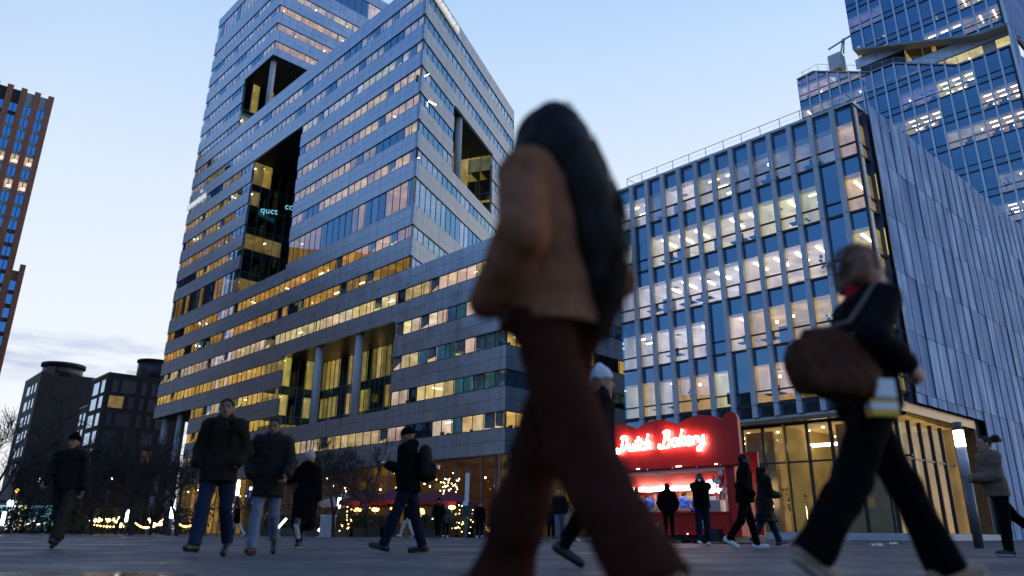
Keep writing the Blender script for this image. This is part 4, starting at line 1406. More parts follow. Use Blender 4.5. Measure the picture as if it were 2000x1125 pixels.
for s0, s1 in ((1.75, 2.75), (3.0, 4.05), (4.3, 5.2)):
    t = MB()
    t.tube([FK.pt(s0, -.55, 1.74), FK.pt((s0+s1)/2, -.5, 1.70), FK.pt(s1, -.55, 1.72)], .075, lamp((1.0, .90, .78), 15.0), 8)
    t.build('light_tube', KS)
bl = MB()
bl.ball(FK.pt(1.2, -.45, 1.72), .22, lamp((1.0, .90, .80), 3.0), 14)
bl.build('globe_lamp', KS)
pc = MB()
rp = random.Random(5)
for i in range(12):
    s = 2.0 + i * .27
    pc.box(FK, s, s + .10, .04, .05, 1.00, 1.10, M_WHITEP)
    pc.box(FK, s + .02, s + .08, .051, .053, 1.03, 1.045, M_BLACK)
for s, z in ((1.15, .45), (2.9, .40), (4.3, .48)):
    pc.box(FK, s, s + .30, .071, .078, z, z + .22, M_WHITEP)
    for q in range(4): pc.box(FK, s + .03, s + .12 + .13 * rp.random(), .079, .081, z + .03 + q * .045, z + .045 + q * .045, M_BLACK)
pc.tube([FK.pt(.2, .12, 2.28), FK.pt(.22, .13, 1.7), FK.pt(.28, .10, 1.0), FK.pt(.34, .10, .3)], .010, M_BLACK, 5)
pc.build('price_cards', KS)
# back wall shelves, posters and ovens
def board(s0, s1, z0, z1, m, name, d=-2.05):
    q = MB(); q.box(FK, s0, s1, d, d + .04, z0, z1, m); return q.build(name, KS)
M_POST = panels('sweet_poster', (.80, .38, .12), (.75, .25, .20), (.85, .6, .15), .35, .3, .06, .5, 0)
board(2.2, 3.4, 1.05, 1.66, M_POST, 'menu_poster'); board(1.1, 1.7, 1.05, 1.66, M_POST, 'menu_poster')
board(4.9, 5.2, .95, 1.6, M_WHITEP, 'price_board')
board(3.8, 4.5, .95, 1.62, simple('steel_shelf', (.5, .5, .5), .3, .7), 'shelf')
sh = MB()
for i in range(10):
    sh.box(FK, 3.85 + i * .06, 3.89 + i * .06, -1.98, -1.9, 1.05 + .22 * (i % 3), 1.2 + .22 * (i % 3), M_WHITEP)
sh.build('cup_stack', KS)
board(.42, .62, .96, 1.55, M_WHITEP, 'price_board', -.35)
cs = MB()
cs.box(FK, 1.9, 5.3, .0, .03, .93, 1.12, M_GLASS_C); cs.box(FK, 1.9, 5.3, -.4, .03, 1.12, 1.14, M_GLASS_C)
cs.build('display_case', KS)
pr = MB()
rk = random.Random(2)
M_PAST = simple('golden_pastry', (.70, .38, .08), .5)
for i in range(110):
    pr.ball(FK.pt(rk.uniform(1.95, 5.25), rk.uniform(-.34, -.04), .96 + rk.uniform(0, .05)), rk.uniform(.03, .06), M_PAST if rk.random() < .8 else M_WHITEP, 6, (1, 1, .6))
pr.build('pastries', KS)
mc = MB()
mc.box(FK, .75, 1.25, -.5, -.15, .93, 1.28, M_STEEL); mc.box(FK, 1.35, 1.7, -.45, -.2, .93, 1.1, simple('red_machine', (.4, .03, .03), .3))
mc.box(FK, .95, 1.35, -.6, -.55, 1.1, 1.42, M_WHITEP)
mc.build('till', KS)
lo = MB()
M_STRIPE = panels('red_white_candy', (.8, .78, .76), (.55, .03, .04), (.8, .8, .8), .09, 5, .0, .4, 0)
for i in range(30):
    s, z = .42 + rk.random() * .5, 1.35 + rk.random() * .75
    if s - .42 > (z - 1.2) * .7: continue
    lo.ball(FK.pt(s, -.05 + rk.uniform(-.1, .1), z), rk.uniform(.04, .10), (M_WHITEP, M_STRIPE, lamp((1.0, .75, .8), 2.0), M_RED2)[i % 4], 8)
for i in range(3):
    s = .48 + .13 * i
    lo.tube([FK.pt(s, .02, 1.3), FK.pt(s, .02, 1.75), FK.pt(s + .06, .02, 1.85), FK.pt(s + .12, .02, 1.76)], .025, M_STRIPE, 8)
lo.build('candy_decoration', KS)

# ================================================================== lamps, signs
M_POLE = simple('grey_lamp_pole', (.10, .11, .12), .45, .3)
M_TUBE = simple('opal_tube', (.62, .62, .66), .4)
def lamp_post(px, py_top, py_lit0, py_lit1, py_tube, dist, label, e=10.0, c=(1.0, .86, .66), r=.11, group=None):
    p = px_at(px, py_top, dist)
    x, y = p.x, p.y
    g = ground_z(x)
    z = lambda py: px_at(px, py, dist).z
    t = thing('street_lamp', label, 'street lamp', (x, y, g), group)
    zl0, zl1, zt = z(py_lit1), z(py_lit0), z(py_tube)
    a = MB(); a.tube([(x, y, g), (x, y, zt)], r * .92, M_POLE, 14); a.build('pole', t)
    if zl0 - zt > .05:
        a = MB(); a.tube([(x, y, zt), (x, y, zl0)], r * .95, M_TUBE, 14); a.build('opal_tube', t)
    a = MB(); a.tube([(x, y, zl0), (x, y, zl1)], r, lamp(c, e), 14); a.build('light_tube', t)
    if z(py_top) - zl1 > .03:
        a = MB(); a.tube([(x, y, zl1), (x, y, z(py_top))], r * .98, M_POLE, 14); a.build('cap', t)
    return t
LG = 'slim tube street lamps round the square'
lamp_post(1868, 825, 841, 872, 930, 17.5, 'slim tube street lamp, its top lit, by the right end of the glass lobby', 9.0, group=LG)
for px, a, b, d, lab in ((340, 974, 1012, 46, 'street lamp with a long white glow left of the man in jeans'), (467, 938, 968, 52, 'street lamp beside the blue parking sign, upper of two glows'),
                         (453, 985, 1006, 56, 'street lamp low beside the walker in white trousers'), (128, 980, 1000, 62, 'street lamp shining behind the legs of the far left man'),
                         (250, 996, 1019, 62, 'street lamp between the two rows of warm terrace bulbs'), (9, 1000, 1026, 50, 'street lamp at the left edge of the square'),
                         (663, 972, 992, 50, 'street lamp in front of the restaurant with the white sign board')):
    lamp_post(px, a, a, b, b, d, lab, 12.0, (1.0, .90, .86), .10, LG)
def ground_at(px, dist):
    p = px_at(px, 1000, dist)
    return Vector((p.x, p.y, ground_z(p.x)))
# parking sign
g = ground_at(487, 46)
PS = thing('parking_sign', 'blue parking sign on a thin grey pole in front of the lit entrance', 'sign', g)
a = MB(); a.tube([g, g + Vector((.35, 0, 2.9))], .05, M_STEEL, 8); a.build('pole', PS)
M_BLUE = simple('sign_blue', (.01, .05, .28), .4)
a = MB(); F_ = Frame((g.x - .25, g.y, g.z), 90, -1); a.box(F_, 0, 1.05, -.05, .05, 2.15, 2.62, M_BLUE); a.build('sign_panel', PS)
a = MB(); a.box(F_, .1, 1.2, -.06, .06, 2.66, 2.86, lamp((.8, .9, 1.0), 1.6)); a.build('light_strip', PS)
M_LETW = simple('white_lettering', (.75, .75, .75), .5)
text_mesh('P ir', .38, M_LETW, 'lettering', PS, F_.pt(.12, .07, 2.26), (1, 0, 0), Zv, .01)
# white post with a green box
g = ground_at(911, 44)
GP = thing('sign_post', 'tall white post with a small dark green box, by the dark red parasols', 'sign post', g)
a = MB(); F_ = Frame((g.x - .12, g.y, g.z), 90, -1); a.box(F_, 0, .24, -.05, .05, 1.95, 3.6, M_WHITEP); a.build('post', GP)
a = MB(); a.box(F_, .02, .2, -.05, .05, 0, 1.95, M_POLE); a.build('base_post', GP)
a = MB(); a.box(F_, -.12, .44, -.12, .12, 1.15, 1.75, simple('dark_green_box', (.01, .05, .04), .5)); a.build('box', GP)
a = MB(); a.box(F_, -.1, .2, .06, .08, 1.72, 1.98, M_WHITEP); a.build('label_plate', GP)
# restaurant sign board
p = px_at(705, 972, 55)
SB_ = thing('shop_sign', 'dark restaurant sign board with white lettering above the terrace', 'sign', (p.x, p.y, 2.6))
FSN = Frame((p.x, p.y, 0), 135.2, -1)
if FSN.n.y > 0: FSN.n = -FSN.n
zz = p.z
a = MB(); a.box(FSN, -1.3, 1.9, -.1, 0, zz - .38, zz + .38, simple('slate_board', (.05, .055, .065), .5)); a.box(FSN, .95, 1.9, .0, .02, zz - .30, zz + .30, simple('pale_panel', (.35, .28, .24), .6)); a.build('board', SB_)
text_mesh('GUSTAVINO', .52, lamp((.9, .95, 1.0), 1.5), 'lettering', SB_, FSN.pt(-1.1, .03, zz - .2), FSN.u, Zv, .02, space=.78)
a = MB(); a.box(FSN, -.9, .4, -.6, -.5, zz - .75, zz - .62, lamp((1.0, .6, .15), 4.0)); a.tube([FSN.pt(-1.2, -.05, 0), FSN.pt(-1.2, -.05, zz)], .04, M_FRAME, 6); a.tube([FSN.pt(1.8, -.05, 0), FSN.pt(1.8, -.05, zz)], .04, M_FRAME, 6); a.build('bracket', SB_)

# ================================================================== terrace: parasols, heaters, hedges, bulbs
M_PARA = simple('dark_red_canvas', (.16, .018, .028), .85)
M_PARAB = simple('beige_canvas', (.35, .27, .20), .85)
def parasol(px, dist, w, zt, label, m, name='parasol'):
    g = ground_at(px, dist)
    t = thing(name, label, 'parasol', g, 'parasols of the restaurant terrace')
    a = MB(); a.tube([g, g + Vector((0, 0, zt + .6))], .04, M_POLE, 8); a.build('pole', t)
    a = MB()
    c = [Vector((g.x + w * sx_, g.y + w * sy_, g.z + zt)) for sx_, sy_ in ((-1, -1), (1, -1), (1, 1), (-1, 1))]
    ap = g + Vector((0, 0, zt + .75))
    for i in range(4):
        p0, p1 = c[i], c[(i+1) % 4]
        k = 6
        for j in range(k):
            q0, q1 = p0.lerp(p1, j/k), p0.lerp(p1, (j+1)/k)
            a.face([q0, q1, ap], m)
            dz = Vector((0, 0, -.22 - .05 * (j % 2)))
            a.face([q0, q1, q1 + dz, q0 + dz], m)
    a.build('canopy', t)
    return t
for px, d, w, zt, lab in ((716, 50, 1.55, 2.15, 'dark red parasol under the right end of the white sign board'), (768, 49, 1.45, 2.2, 'dark red parasol just left of the backpack man'),
                          (846, 50, 1.6, 2.2, 'dark red parasol above the woman with a scarf'), (882, 52, 1.7, 2.25, 'dark red parasol left of the white post')):
    parasol(px, d, w, zt, lab, M_PARA)
parasol(668, 53, 1.6, 2.1, 'beige parasol at the left end of the terrace, under the white sign board', M_PARAB)
HM = lamp((1.0, .42, .08), 14.0)
for px, py, d, lab in ((698, 996, 48, 'glowing orange terrace heater, leftmost of three in a row'), (733, 995, 47.5, 'glowing orange terrace heater, middle of three in a row'),
                  (769, 994, 47, 'glowing orange terrace heater beside the backpack man'), (882, 991, 48, 'glowing orange terrace heater left of the white post')):
    g = ground_at(px, d); z = px_at(px, py, d).z
    t = thing('terrace_heater', lab, 'heater', g, 'orange heaters of the terrace')
    a = MB(); a.tube([g, (g.x, g.y, z)], .03, M_POLE, 6); a.build('pole', t)
    a = MB(); a.ball((g.x, g.y, z), .2, HM, 10, (1.2, 1, .6)); a.build('glowing_head', t)
p = px_at(823, 1001, 47); a = MB(); a.ball(p, .22, lamp((1.0, .5, .1), 3.0), 12, (1, 1, 1.2)); a.tube([p, (p.x, p.y, 2.6)], .01, M_POLE, 4)
tag(a.build('paper_lantern'), 'round orange paper lantern hanging over the terrace near the scarf woman', 'lantern')
# planters and hedge fronts along the terrace
M_HEDGE = simple('evergreen_hedge', (.030, .045, .018), .8)
M_PLTR = simple('dark_planter', (.03, .028, .026), .6)
rh = random.Random(8)
def leafy(mb, c, sx_, sy_, sz_, n, m, rng, size=.09):
    for _ in range(n):
        p = Vector((c[0] + rng.uniform(-1, 1) * sx_, c[1] + rng.uniform(-1, 1) * sy_, c[2] + rng.uniform(-1, 1) * sz_))
        u = Vector((rng.gauss(0, 1), rng.gauss(0, 1), rng.gauss(0, 1))).normalized()
        v = u.orthogonal().normalized()
        s = size * rng.uniform(.6, 1.4)
        mb.face([p - u*s, p + v*s*.5, p + u*s, p - v*s*.5], m)
for k, px in enumerate((536, 566, 624, 676, 706, 736, 764, 842, 880, 908, 930)):
    d = 46.5 if px > 640 else 47
    g = ground_at(px, d)
    t = thing('planter_hedge', 'dark planter with a clipped evergreen hedge on the terrace edge, one of a row', 'planter', g, 'planters along the terrace edge')
    a = MB(); F_ = Frame(g + Vector((-.55, 0, 0)), 90, -1); a.box(F_, 0, 1.1, -.25, .25, 0, .5, M_PLTR); a.build('planter', t)
    a = MB(); leafy(a, g + Vector((0, 0, .85)), .55, .25, .42, 420, M_HEDGE, rh); a.build('hedge', t)
g = ground_at(644, 44)
a = MB(); F_ = Frame(g + Vector((-.45, 0, 0)), 90, -1); a.box(F_, 0, .8, -.2, .2, 0, 1.15, simple('pale_pink_cabinet', (.5, .42, .45), .6)); a.box(F_, -.03, .83, -.23, .23, 1.15, 1.2, M_WHITEP)
tag(a.build('utility_cabinet'), 'pale pink utility cabinet standing at the terrace edge behind the woman in black', 'cabinet')
for px, lab in ((548, 'slanting white ground spotlight left of the woman in the long black coat'), (632, 'slanting white ground spotlight right of the woman in the long black coat')):
    p = px_at(px, 1026, 45); a = MB(); a.tube([p + Vector((-.28, 0, -.32)), p + Vector((.3, 0, .38))], .07, lamp((.95, 1.0, .95), 6.0), 8); a.tube([(p.x, p.y, ground_z(p.x)), p], .03, M_POLE, 6)
    tag(a.build('ground_spotlight'), lab, 'spotlight')
# festoon bulbs: each garland is one thing
def festoon(pts, n, e, c, label, sag=.25, r=.07, jit=0.0):
    a = MB()
    P_ = [Vector(p) for p in pts]
    for i in range(n):
        t = i / max(1, n - 1) * (len(P_) - 1)
        k = min(int(t), len(P_) - 2); u = t - k
        p = P_[k].lerp(P_[k+1], u) - Vector((0, 0, sag * math.sin(math.pi * u)))
        p += Vector((rh.uniform(-jit, jit), rh.uniform(-jit, jit), rh.uniform(-jit, jit)))
        a.ball(p, r * rh.uniform(.7, 1.2), lamp(c, e), 6)
        if i: a.tube([last, p], .008, M_FRAME, 3, False)
        last = p
    tag(a.build('light_garland'), label, 'light garland')
A_ = lambda px, py, d: px_at(px, py, d)
festoon([A_(178, 1015, 66), A_(232, 1012, 66)], 16, 8.0, (1.0, .72, .28), 'dense row of warm bulbs on the far terrace, left of the man in jeans', .1, .10, .12)
festoon([A_(178, 1024, 64), A_(242, 1028, 62)], 11, 7.0, (1.0, .55, .15), 'lower string of orange bulbs on the far left terrace', .1, .09)
festoon([A_(222, 1016, 66), A_(238, 1024, 64)], 8, 7.0, (1.0, .6, .2), 'short slanting string of orange bulbs on the far left terrace', .05, .09)
festoon([A_(265, 1022, 64), A_(292, 1030, 63), A_(318, 1015, 64)], 16, 7.0, (1.0, .55, .15), 'sagging string of orange bulbs just left of the long white lamp', .15, .09)
festoon([A_(291, 1014, 64), A_(300, 1022, 63), A_(316, 1024, 63)], 10, 7.0, (1.0, .6, .2), 'second slanting string of orange bulbs left of the long white lamp', .1, .09)
festoon([A_(352, 1025, 60), A_(372, 1027, 60)], 6, 5.0, (1.0, .5, .12), 'short string of orange bulbs right of the long white lamp', .1, .08)
for k, (px, py) in enumerate(((862, 1012), (894, 1020), (915, 1010), (676, 1015))):
    a = MB()
    c = A_(px, py, 45.6)
    for _ in range(16):
        a.ball(c + Vector((rh.gauss(0, .22), rh.gauss(0, .15), rh.gauss(0, .35))), .035, lamp((1.0, .6, .2), 9.0), 5)
    for _ in range(30):
        leafy(a, c, .35, .25, .7, 6, M_HEDGE, rh, .08)
    tag(a.build('lit_shrub'), ('dark shrub wound with tiny lights right of the woman with the scarf', 'dark shrub wound with tiny lights at the foot of the white post', 'dark shrub wound with tiny lights right of the white post', 'dark shrub wound with tiny lights under the white sign board')[k], 'shrub')
for k, (px, py, d) in enumerate(((884, 944, 62), (869, 946, 60))):
    a = MB()
    for _ in range(20):
        a.ball(A_(px, py, d) + Vector((rh.gauss(0, .3), rh.gauss(0, .3), rh.gauss(0, .45))), .05, lamp((1.0, .8, .4), 7.0), 5)
    tag(a.build('cluster_of_bulbs'), ('cluster of small bulbs inside the ground floor glass, right one', 'cluster of small bulbs inside the ground floor glass, left one')[k], 'bulbs')
# lit pavilion far left
PV = thing('pavilion', 'small glass pavilion glowing pale blue at the far left edge of the square', 'pavilion', ground_at(70, 78))
g = ground_at(70, 78); F_ = Frame(g + Vector((-4.5, 0, 0)), 90, -1)
a = MB(); a.box(F_, 0, 7.5, -4, 0, 2.9, 3.2, M_FRAME); a.box(F_, 0, 7.5, -4.1, -4, 0, 2.9, M_FRAME); a.build('roof', PV)
a = MB()
for s0, s1, c, e in ((.2, 1.5, (.55, .9, 1.0), .5), (1.6, 2.4, (.9, 1, 1), .8), (2.6, 3.6, (1.0, .8, .4), .8), (3.9, 7.0, (.25, .65, .85), .22)):
    a.box(F_, s0, s1, -.1, 0, .3, 2.7, lit(c, e))
a.ball(F_.pt(1.9, .3, 2.9), .3, lamp((.8, 1, 1), 8.0), 8)
for i in range(7): a.ball(F_.pt(4.0 + i * .55, .2, .9 + .2 * (i % 2)), .16, lamp((1.0, .6, .35), 4.0), 6)
a.build('window', PV)
for k, (px, py, c) in enumerate(((33, 958, (1.0, .4, .05)), (79, 938, (1.0, .6, .15)), (216, 935, (1.0, .9, .75)))):
    p = A_(px, py, 75); a = MB(); a.ball(p, .20, lamp(c, 8.0), 8); a.tube([(p.x, p.y, -.3), p], .05, M_POLE, 6)
    tag(a.build('lantern_post'), ('orange lantern on a post at the far left', 'amber lantern on a post left of the far left man', 'white lantern on a post in front of the black blocks')[k], 'lantern')

# ================================================================== bare trees
M_BARK = simple('dark_bark', (.035, .028, .022), .9, bump=.2)
def bare_tree(h, rng, spread=.5, lean=0.0, dens=1.9, trunk_r=.13, fork=.32):
    tr, cr = MB(), MB()
    def grow(p, d, ln, r, lev):
        n = 4
        pts, rr_ = [p], [r]
        for i in range(n):
            d = (d + Vector((rng.gauss(0, .13), rng.gauss(0, .13), rng.gauss(.04, .10)))).normalized()
            p = p + d * ln / n
            pts.append(p); rr_.append(max(.010, r * (1 - .5 * (i + 1) / n)))
        (tr if lev == 0 else cr).tube(pts, rr_, M_BARK, 8 if lev == 0 else 5 if lev < 3 else 3, False)
        if lev >= 5 or ln < .22: return
        k = rng.choice((2, 3, 3)) if lev else rng.choice((4, 5))
        for j in range(k):
            t = rng.uniform(.35, 1.0) if j else 1.0
            q = pts[min(n, max(1, round(t * n)))]
            a = rng.uniform(0, 2 * math.pi)
            side = (d.orthogonal().normalized() * math.cos(a) + d.cross(d.orthogonal().normalized()) * math.sin(a))
            nd = (d + side * rng.uniform(.45, 1.0) * (spread * 2) ** .5 + Vector((0, 0, .12))).normalized()
            grow(q, nd, ln * rng.uniform(.58, .80), max(.010, r * rng.uniform(.42, .6)), lev + 1)
        if lev >= 2:
            for _ in range(int(3 * dens)):
                q = pts[rng.randint(1, n)]
                nd = (d + Vector((rng.gauss(0, .7), rng.gauss(0, .7), rng.gauss(0, .5)))).normalized()
                cr.tube([q, q + nd * .3, q + nd * .55 + Vector((rng.gauss(0, .08), rng.gauss(0, .08), .05))], [.013, .010, .007], M_BARK, 3, False)
    grow(Vector((0, 0, -.1)), Vector((lean, 0, 1)), h * fork, trunk_r, 0)
    return tr, cr
TG = 'bare winter trees round the square'
protos = []
for k in range(3):
    tr, cr = bare_tree((7.6, 6.8, 8.4)[k], random.Random(30 + k), (.55, .7, .5)[k], 0, 1.9)
    root = thing('bare_tree', 'x', 'tree', (0, 0, 0), TG)
    tr.build('trunk', root); cr.build('branches', root)
    protos.append(root)
used = set()
def place_tree(px, dist, kind, label, sc=1.0, rz=0.0):
    o = protos[kind] if kind not in used else copy_tree(protos[kind])
    used.add(kind)
    o.location = ground_at(px, dist); o.scale = (sc, sc, sc); o.rotation_euler.z = rz
    tag(o, label, 'tree', TG)
place_tree(655, 43, 0, 'bare tree with leaning limbs right of the woman in the long black coat', .95, .4)
place_tree(722, 45, 1, 'bare tree spreading left of the backpack man, in front of the restaurant', .95, 2.0)
place_tree(575, 47, 2, 'thin bare tree behind the puffer coat man', .85, 1.0)
place_tree(352, 44, 2, 'bare tree between the long white lamp and the man in jeans', .9, 4.0)
place_tree(402, 52, 0, 'bare tree right behind the man in jeans', .9, 3.0)
place_tree(300, 58, 1, 'bare tree before the dark recess at the far end of the silver tower', 1.1, 5.0)
place_tree(232, 60, 2, 'bare tree in front of the black blocks, right of the far left man', 1.15, .7)
place_tree(262, 50, 0, 'bare tree with a wide crown in front of the apartment block windows', 1.05, 2.6)
place_tree(186, 55, 1, 'bare tree close behind the right shoulder of the far left man', 1.2, 3.6)
place_tree(120, 62, 0, 'bare tree straight behind the far left man', 1.1, 1.7)
place_tree(70, 58, 2, 'bare tree in front of the pale blue pavilion', 1.1, .2)
place_tree(25, 66, 1, 'bare tree second from the left edge, before the tallest black block', 1.2, 1.2)
place_tree(-14, 40, 2, 'bare tree whose branches reach in at the left edge', 1.12, 2.2)
place_tree(155, 64, 1, 'bare tree between the far left man and the low black block', 1.25, 5.2)
place_tree(208, 66, 0, 'bare tree at the foot of the sky mirroring windows', 1.2, .9)
place_tree(282, 66, 2, 'bare tree against the dark undercroft columns', 1.2, 2.9)
place_tree(325, 62, 0, 'bare tree left of the long white lamp', 1.1, 1.1)
place_tree(48, 70, 0, 'bare tree beside the left end of the pale blue pavilion', 1.25, 3.3)
place_tree(100, 70, 1, 'bare tree right of the pale blue pavilion', 1.25, .3)
place_tree(510, 53, 1, 'bare tree against the yellow entrance light behind the puffer coat man', .8, 4.4)
# dark evergreen undergrowth below the trees at the far left
a = MB()
for k in range(26):
    px = -20 + k * 16
    g = ground_at(px, 68 + rh.uniform(-2, 5))
    leafy(a, g + Vector((0, 0, 1.0)), 1.6, .8, 1.2, 150, M_HEDGE, rh, .16)
tag(a.build('shrubbery'), kind='stuff')
# litter on the paving
for px, py, lab in ((1716, 1063, 'crumpled white paper on the paving left of the slim lamp'), (1749, 1061, 'small white paper scrap nearer the slim lamp')):
    d = px_ray(px, py); t_ = (0.09 - CAM_H) / d.z; p = CAM_O + d * t_
    a = MB()
    for _ in range(8):
        q = Vector((p.x + rh.gauss(0, .10), p.y + rh.gauss(0, .08), ground_z(p.x) + rh.uniform(.005, .03)))
        u, v = Vector((rh.gauss(0, .1), rh.gauss(0, .1), rh.gauss(0, .03))), Vector((rh.gauss(0, .08), rh.gauss(0, .08), rh.gauss(0, .03)))
        a.face([q - u, q + v, q + u, q - v], M_WHITEP)
    tag(a.build('paper_scrap'), lab, 'litter')
# ================================================================== people: distance fields turned into smooth meshes
class Field:
    def __init__(s, lo, hi, h):
        s.lo, s.h = np.array(lo, float), h
        s.n = np.maximum(4, np.ceil((np.array(hi) - s.lo) / h).astype(int) + 1)
        s.D = np.full(tuple(s.n), 1.0, np.float32)
        s.ax = [s.lo[i] + h * np.arange(s.n[i]) for i in range(3)]
    def sub(s, lo, hi):
        a = np.clip(np.floor((np.array(lo) - s.lo) / s.h).astype(int), 0, s.n)
        b = np.clip(np.ceil((np.array(hi) - s.lo) / s.h).astype(int) + 1, 0, s.n)
        sl = tuple(slice(a[i], b[i]) for i in range(3))
        g = np.meshgrid(*[s.ax[i][sl[i]] for i in range(3)], indexing='ij')
        return sl, g
    def add(s, d, sl, k, op='u'):
        D = s.D[sl]
        if d.size == 0: return
        d = d.astype(np.float32)
        if op == 'u':
            if k > 0:
                h = np.maximum(k - np.abs(D - d), 0) / k
                s.D[sl] = np.minimum(D, d) - h * h * k * .25
            else:
                s.D[sl] = np.minimum(D, d)
        else:
            if k > 0:
                h = np.maximum(k - np.abs(D + d), 0) / k
                s.D[sl] = np.maximum(D, -d) + h * h * k * .25
            else:
                s.D[sl] = np.maximum(D, -d)
    def cap(s, a, b, ra, rb=None, k=.03, op='u', flat=None):
        """tapered capsule; flat=(direction, factor) squeezes it along a direction"""
        rb = ra if rb is None else rb
        a, b = np.array(a, float), np.array(b, float)
        m = max(ra, rb) + k + 2 * s.h
        sl, (x, y, z) = s.sub(np.minimum(a, b) - m, np.maximum(a, b) + m)
        ab = b - a
        L2 = max(1e-9, float(ab @ ab))
        px_, py_, pz_ = x - a[0], y - a[1], z - a[2]
        t = np.clip((px_ * ab[0] + py_ * ab[1] + pz_ * ab[2]) / L2, 0, 1)
        dx, dy, dz = px_ - ab[0] * t, py_ - ab[1] * t, pz_ - ab[2] * t
        f = 1.0
        if flat is not None:
            n = np.array(flat[0], float); n /= np.linalg.norm(n); f = flat[1]
            q = dx * n[0] + dy * n[1] + dz * n[2]
            e = 1 / f - 1
            dx, dy, dz = dx + n[0] * q * e, dy + n[1] * q * e, dz + n[2] * q * e
        d = np.sqrt(dx*dx + dy*dy + dz*dz) - (ra + (rb - ra) * t)
        s.add(d * (min(1.0, (1 + f) / 2)), sl, k, op)
    def ell(s, c, r, k=.03, op='u', R=None):
        c, r = np.array(c, float), np.array(r, float)
        m = r.max() + k + 2 * s.h
        sl, (x, y, z) = s.sub(c - m, c + m)
        p = [x - c[0], y - c[1], z - c[2]]
        if R is not None:
            p = [R[0][i] * p[0] + R[1][i] * p[1] + R[2][i] * p[2] for i in range(3)]
        k0 = np.sqrt(sum((p[i] / r[i]) ** 2 for i in range(3)))
        k1 = np.sqrt(sum((p[i] / r[i] ** 2) ** 2 for i in range(3))) + 1e-9
        s.add(k0 * (k0 - 1) / k1, sl, k, op)
    def cut(s, point, normal, k=.01):
        """keep the side the normal points away from"""
        g = np.meshgrid(*s.ax, indexing='ij')
        d = sum((g[i] - point[i]) * normal[i] for i in range(3)).astype(np.float32)
        s.D = np.maximum(s.D, d)
    def wrinkle(s, amp, freq, seed, ani=(1, 1, 1)):
        r = np.random.RandomState(seed)
        g = np.meshgrid(*s.ax, indexing='ij')
        w = 0
        for i in range(4):
            k = r.normal(size=3) * np.array(ani); k = k / np.linalg.norm(k) * freq * (1 + .6 * i)
            k2 = r.normal(size=3); k2 = k2 / np.linalg.norm(k2) * freq * .7
            ph = sum(g[j] * k[j] for j in range(3)) + 1.6 * np.sin(sum(g[j] * k2[j] for j in range(3)) + r.rand() * 6) + r.rand() * 6
            w = w + np.sin(ph) / (1 + .7 * i)
        s.D = (s.D + amp * w).astype(np.float32)
    def quilt(s, amp, pitch, tilt=0.0):
        g = np.meshgrid(*s.ax, indexing='ij')
        q = np.abs(np.sin(np.pi * (g[2] + tilt * g[0]) / pitch))
        s.D = (s.D + amp * (.6 - np.sqrt(q))).astype(np.float32)
    def mesh(s):
        D = s.D
        ins = D < 0
        nx, ny, nz = D.shape
        acc = np.zeros((nx-1, ny-1, nz-1, 3), np.float32)
        cnt = np.zeros((nx-1, ny-1, nz-1), np.float32)
        offs = [(0, 0), (0, 1), (1, 0), (1, 1)]
        for ax_ in range(3):
            o = [i for i in range(3) if i != ax_]
            for u, v in offs:
                sl0, sl1 = [None]*3, [None]*3
                for i, q in ((o[0], u), (o[1], v)):
                    sl0[i] = sl1[i] = slice(q, D.shape[i] - 1 + q)
                sl0[ax_], sl1[ax_] = slice(0, D.shape[ax_] - 1), slice(1, D.shape[ax_])
                d0, d1 = D[tuple(sl0)], D[tuple(sl1)]
                m = (d0 < 0) != (d1 < 0)
                t = np.where(m, d0 / np.where(np.abs(d0 - d1) < 1e-9, 1, d0 - d1), 0)
                cnt += m
                acc[..., ax_] += np.where(m, t, 0)
                acc[..., o[0]] += m * u
                acc[..., o[1]] += m * v
        act = cnt > 0
        idx = np.full(act.shape, -1, np.int64)
        idx[act] = np.arange(act.sum())
        cell = np.argwhere(act)
        V = (cell + acc[act] / cnt[act][:, None]) * s.h + s.lo
        Q = []
        for ax_ in range(3):
            o = [i for i in range(3) if i != ax_]
            sl0, sl1 = [slice(None)]*3, [slice(None)]*3
            sl0[ax_], sl1[ax_] = slice(0, -1), slice(1, None)
            for i in o: sl0[i] = sl1[i] = slice(1, -1)
            a, b = ins[tuple(sl0)], ins[tuple(sl1)]
            e = np.argwhere(a != b)
            if not len(e): continue
            fl = a[tuple(e.T)]
            base = e.copy()
            for i in o: base[:, i] += 1
            q = []
            for du, dv in ((-1, -1), (0, -1), (0, 0), (-1, 0)):
                c = base.copy(); c[:, o[0]] += du; c[:, o[1]] += dv
                q.append(idx[tuple(c.T)])
            q = np.stack(q, 1)
            if ax_ == 1: fl = ~fl
            q[~fl] = q[~fl][:, ::-1]
            Q.append(q)
        Q = np.concatenate(Q) if Q else np.zeros((0, 4), int)
        return V, Q

def sdf_object(name, field, mat, parent=None, extra=None):
    V, Q = field.mesh() if isinstance(field, Field) else field
    if extra:
        for V2, Q2 in extra:
            Q = np.concatenate([Q, Q2 + len(V)]); V = np.concatenate([V, V2])
    me = bpy.data.meshes.new(name)
    me.vertices.add(len(V)); me.vertices.foreach_set('co', V.astype(np.float32).ravel())
    me.loops.add(4 * len(Q)); me.loops.foreach_set('vertex_index', Q.astype(np.int32).ravel())
    me.polygons.add(len(Q)); me.polygons.foreach_set('loop_start', np.arange(0, 4 * len(Q), 4, dtype=np.int32))
    me.update(calc_edges=True)
    me.polygons.foreach_set('use_smooth', [True] * len(Q))
    me.materials.append(mat)
    o = bpy.data.objects.new(name, me)
    COL.objects.link(o)
    o.parent = parent
    return o

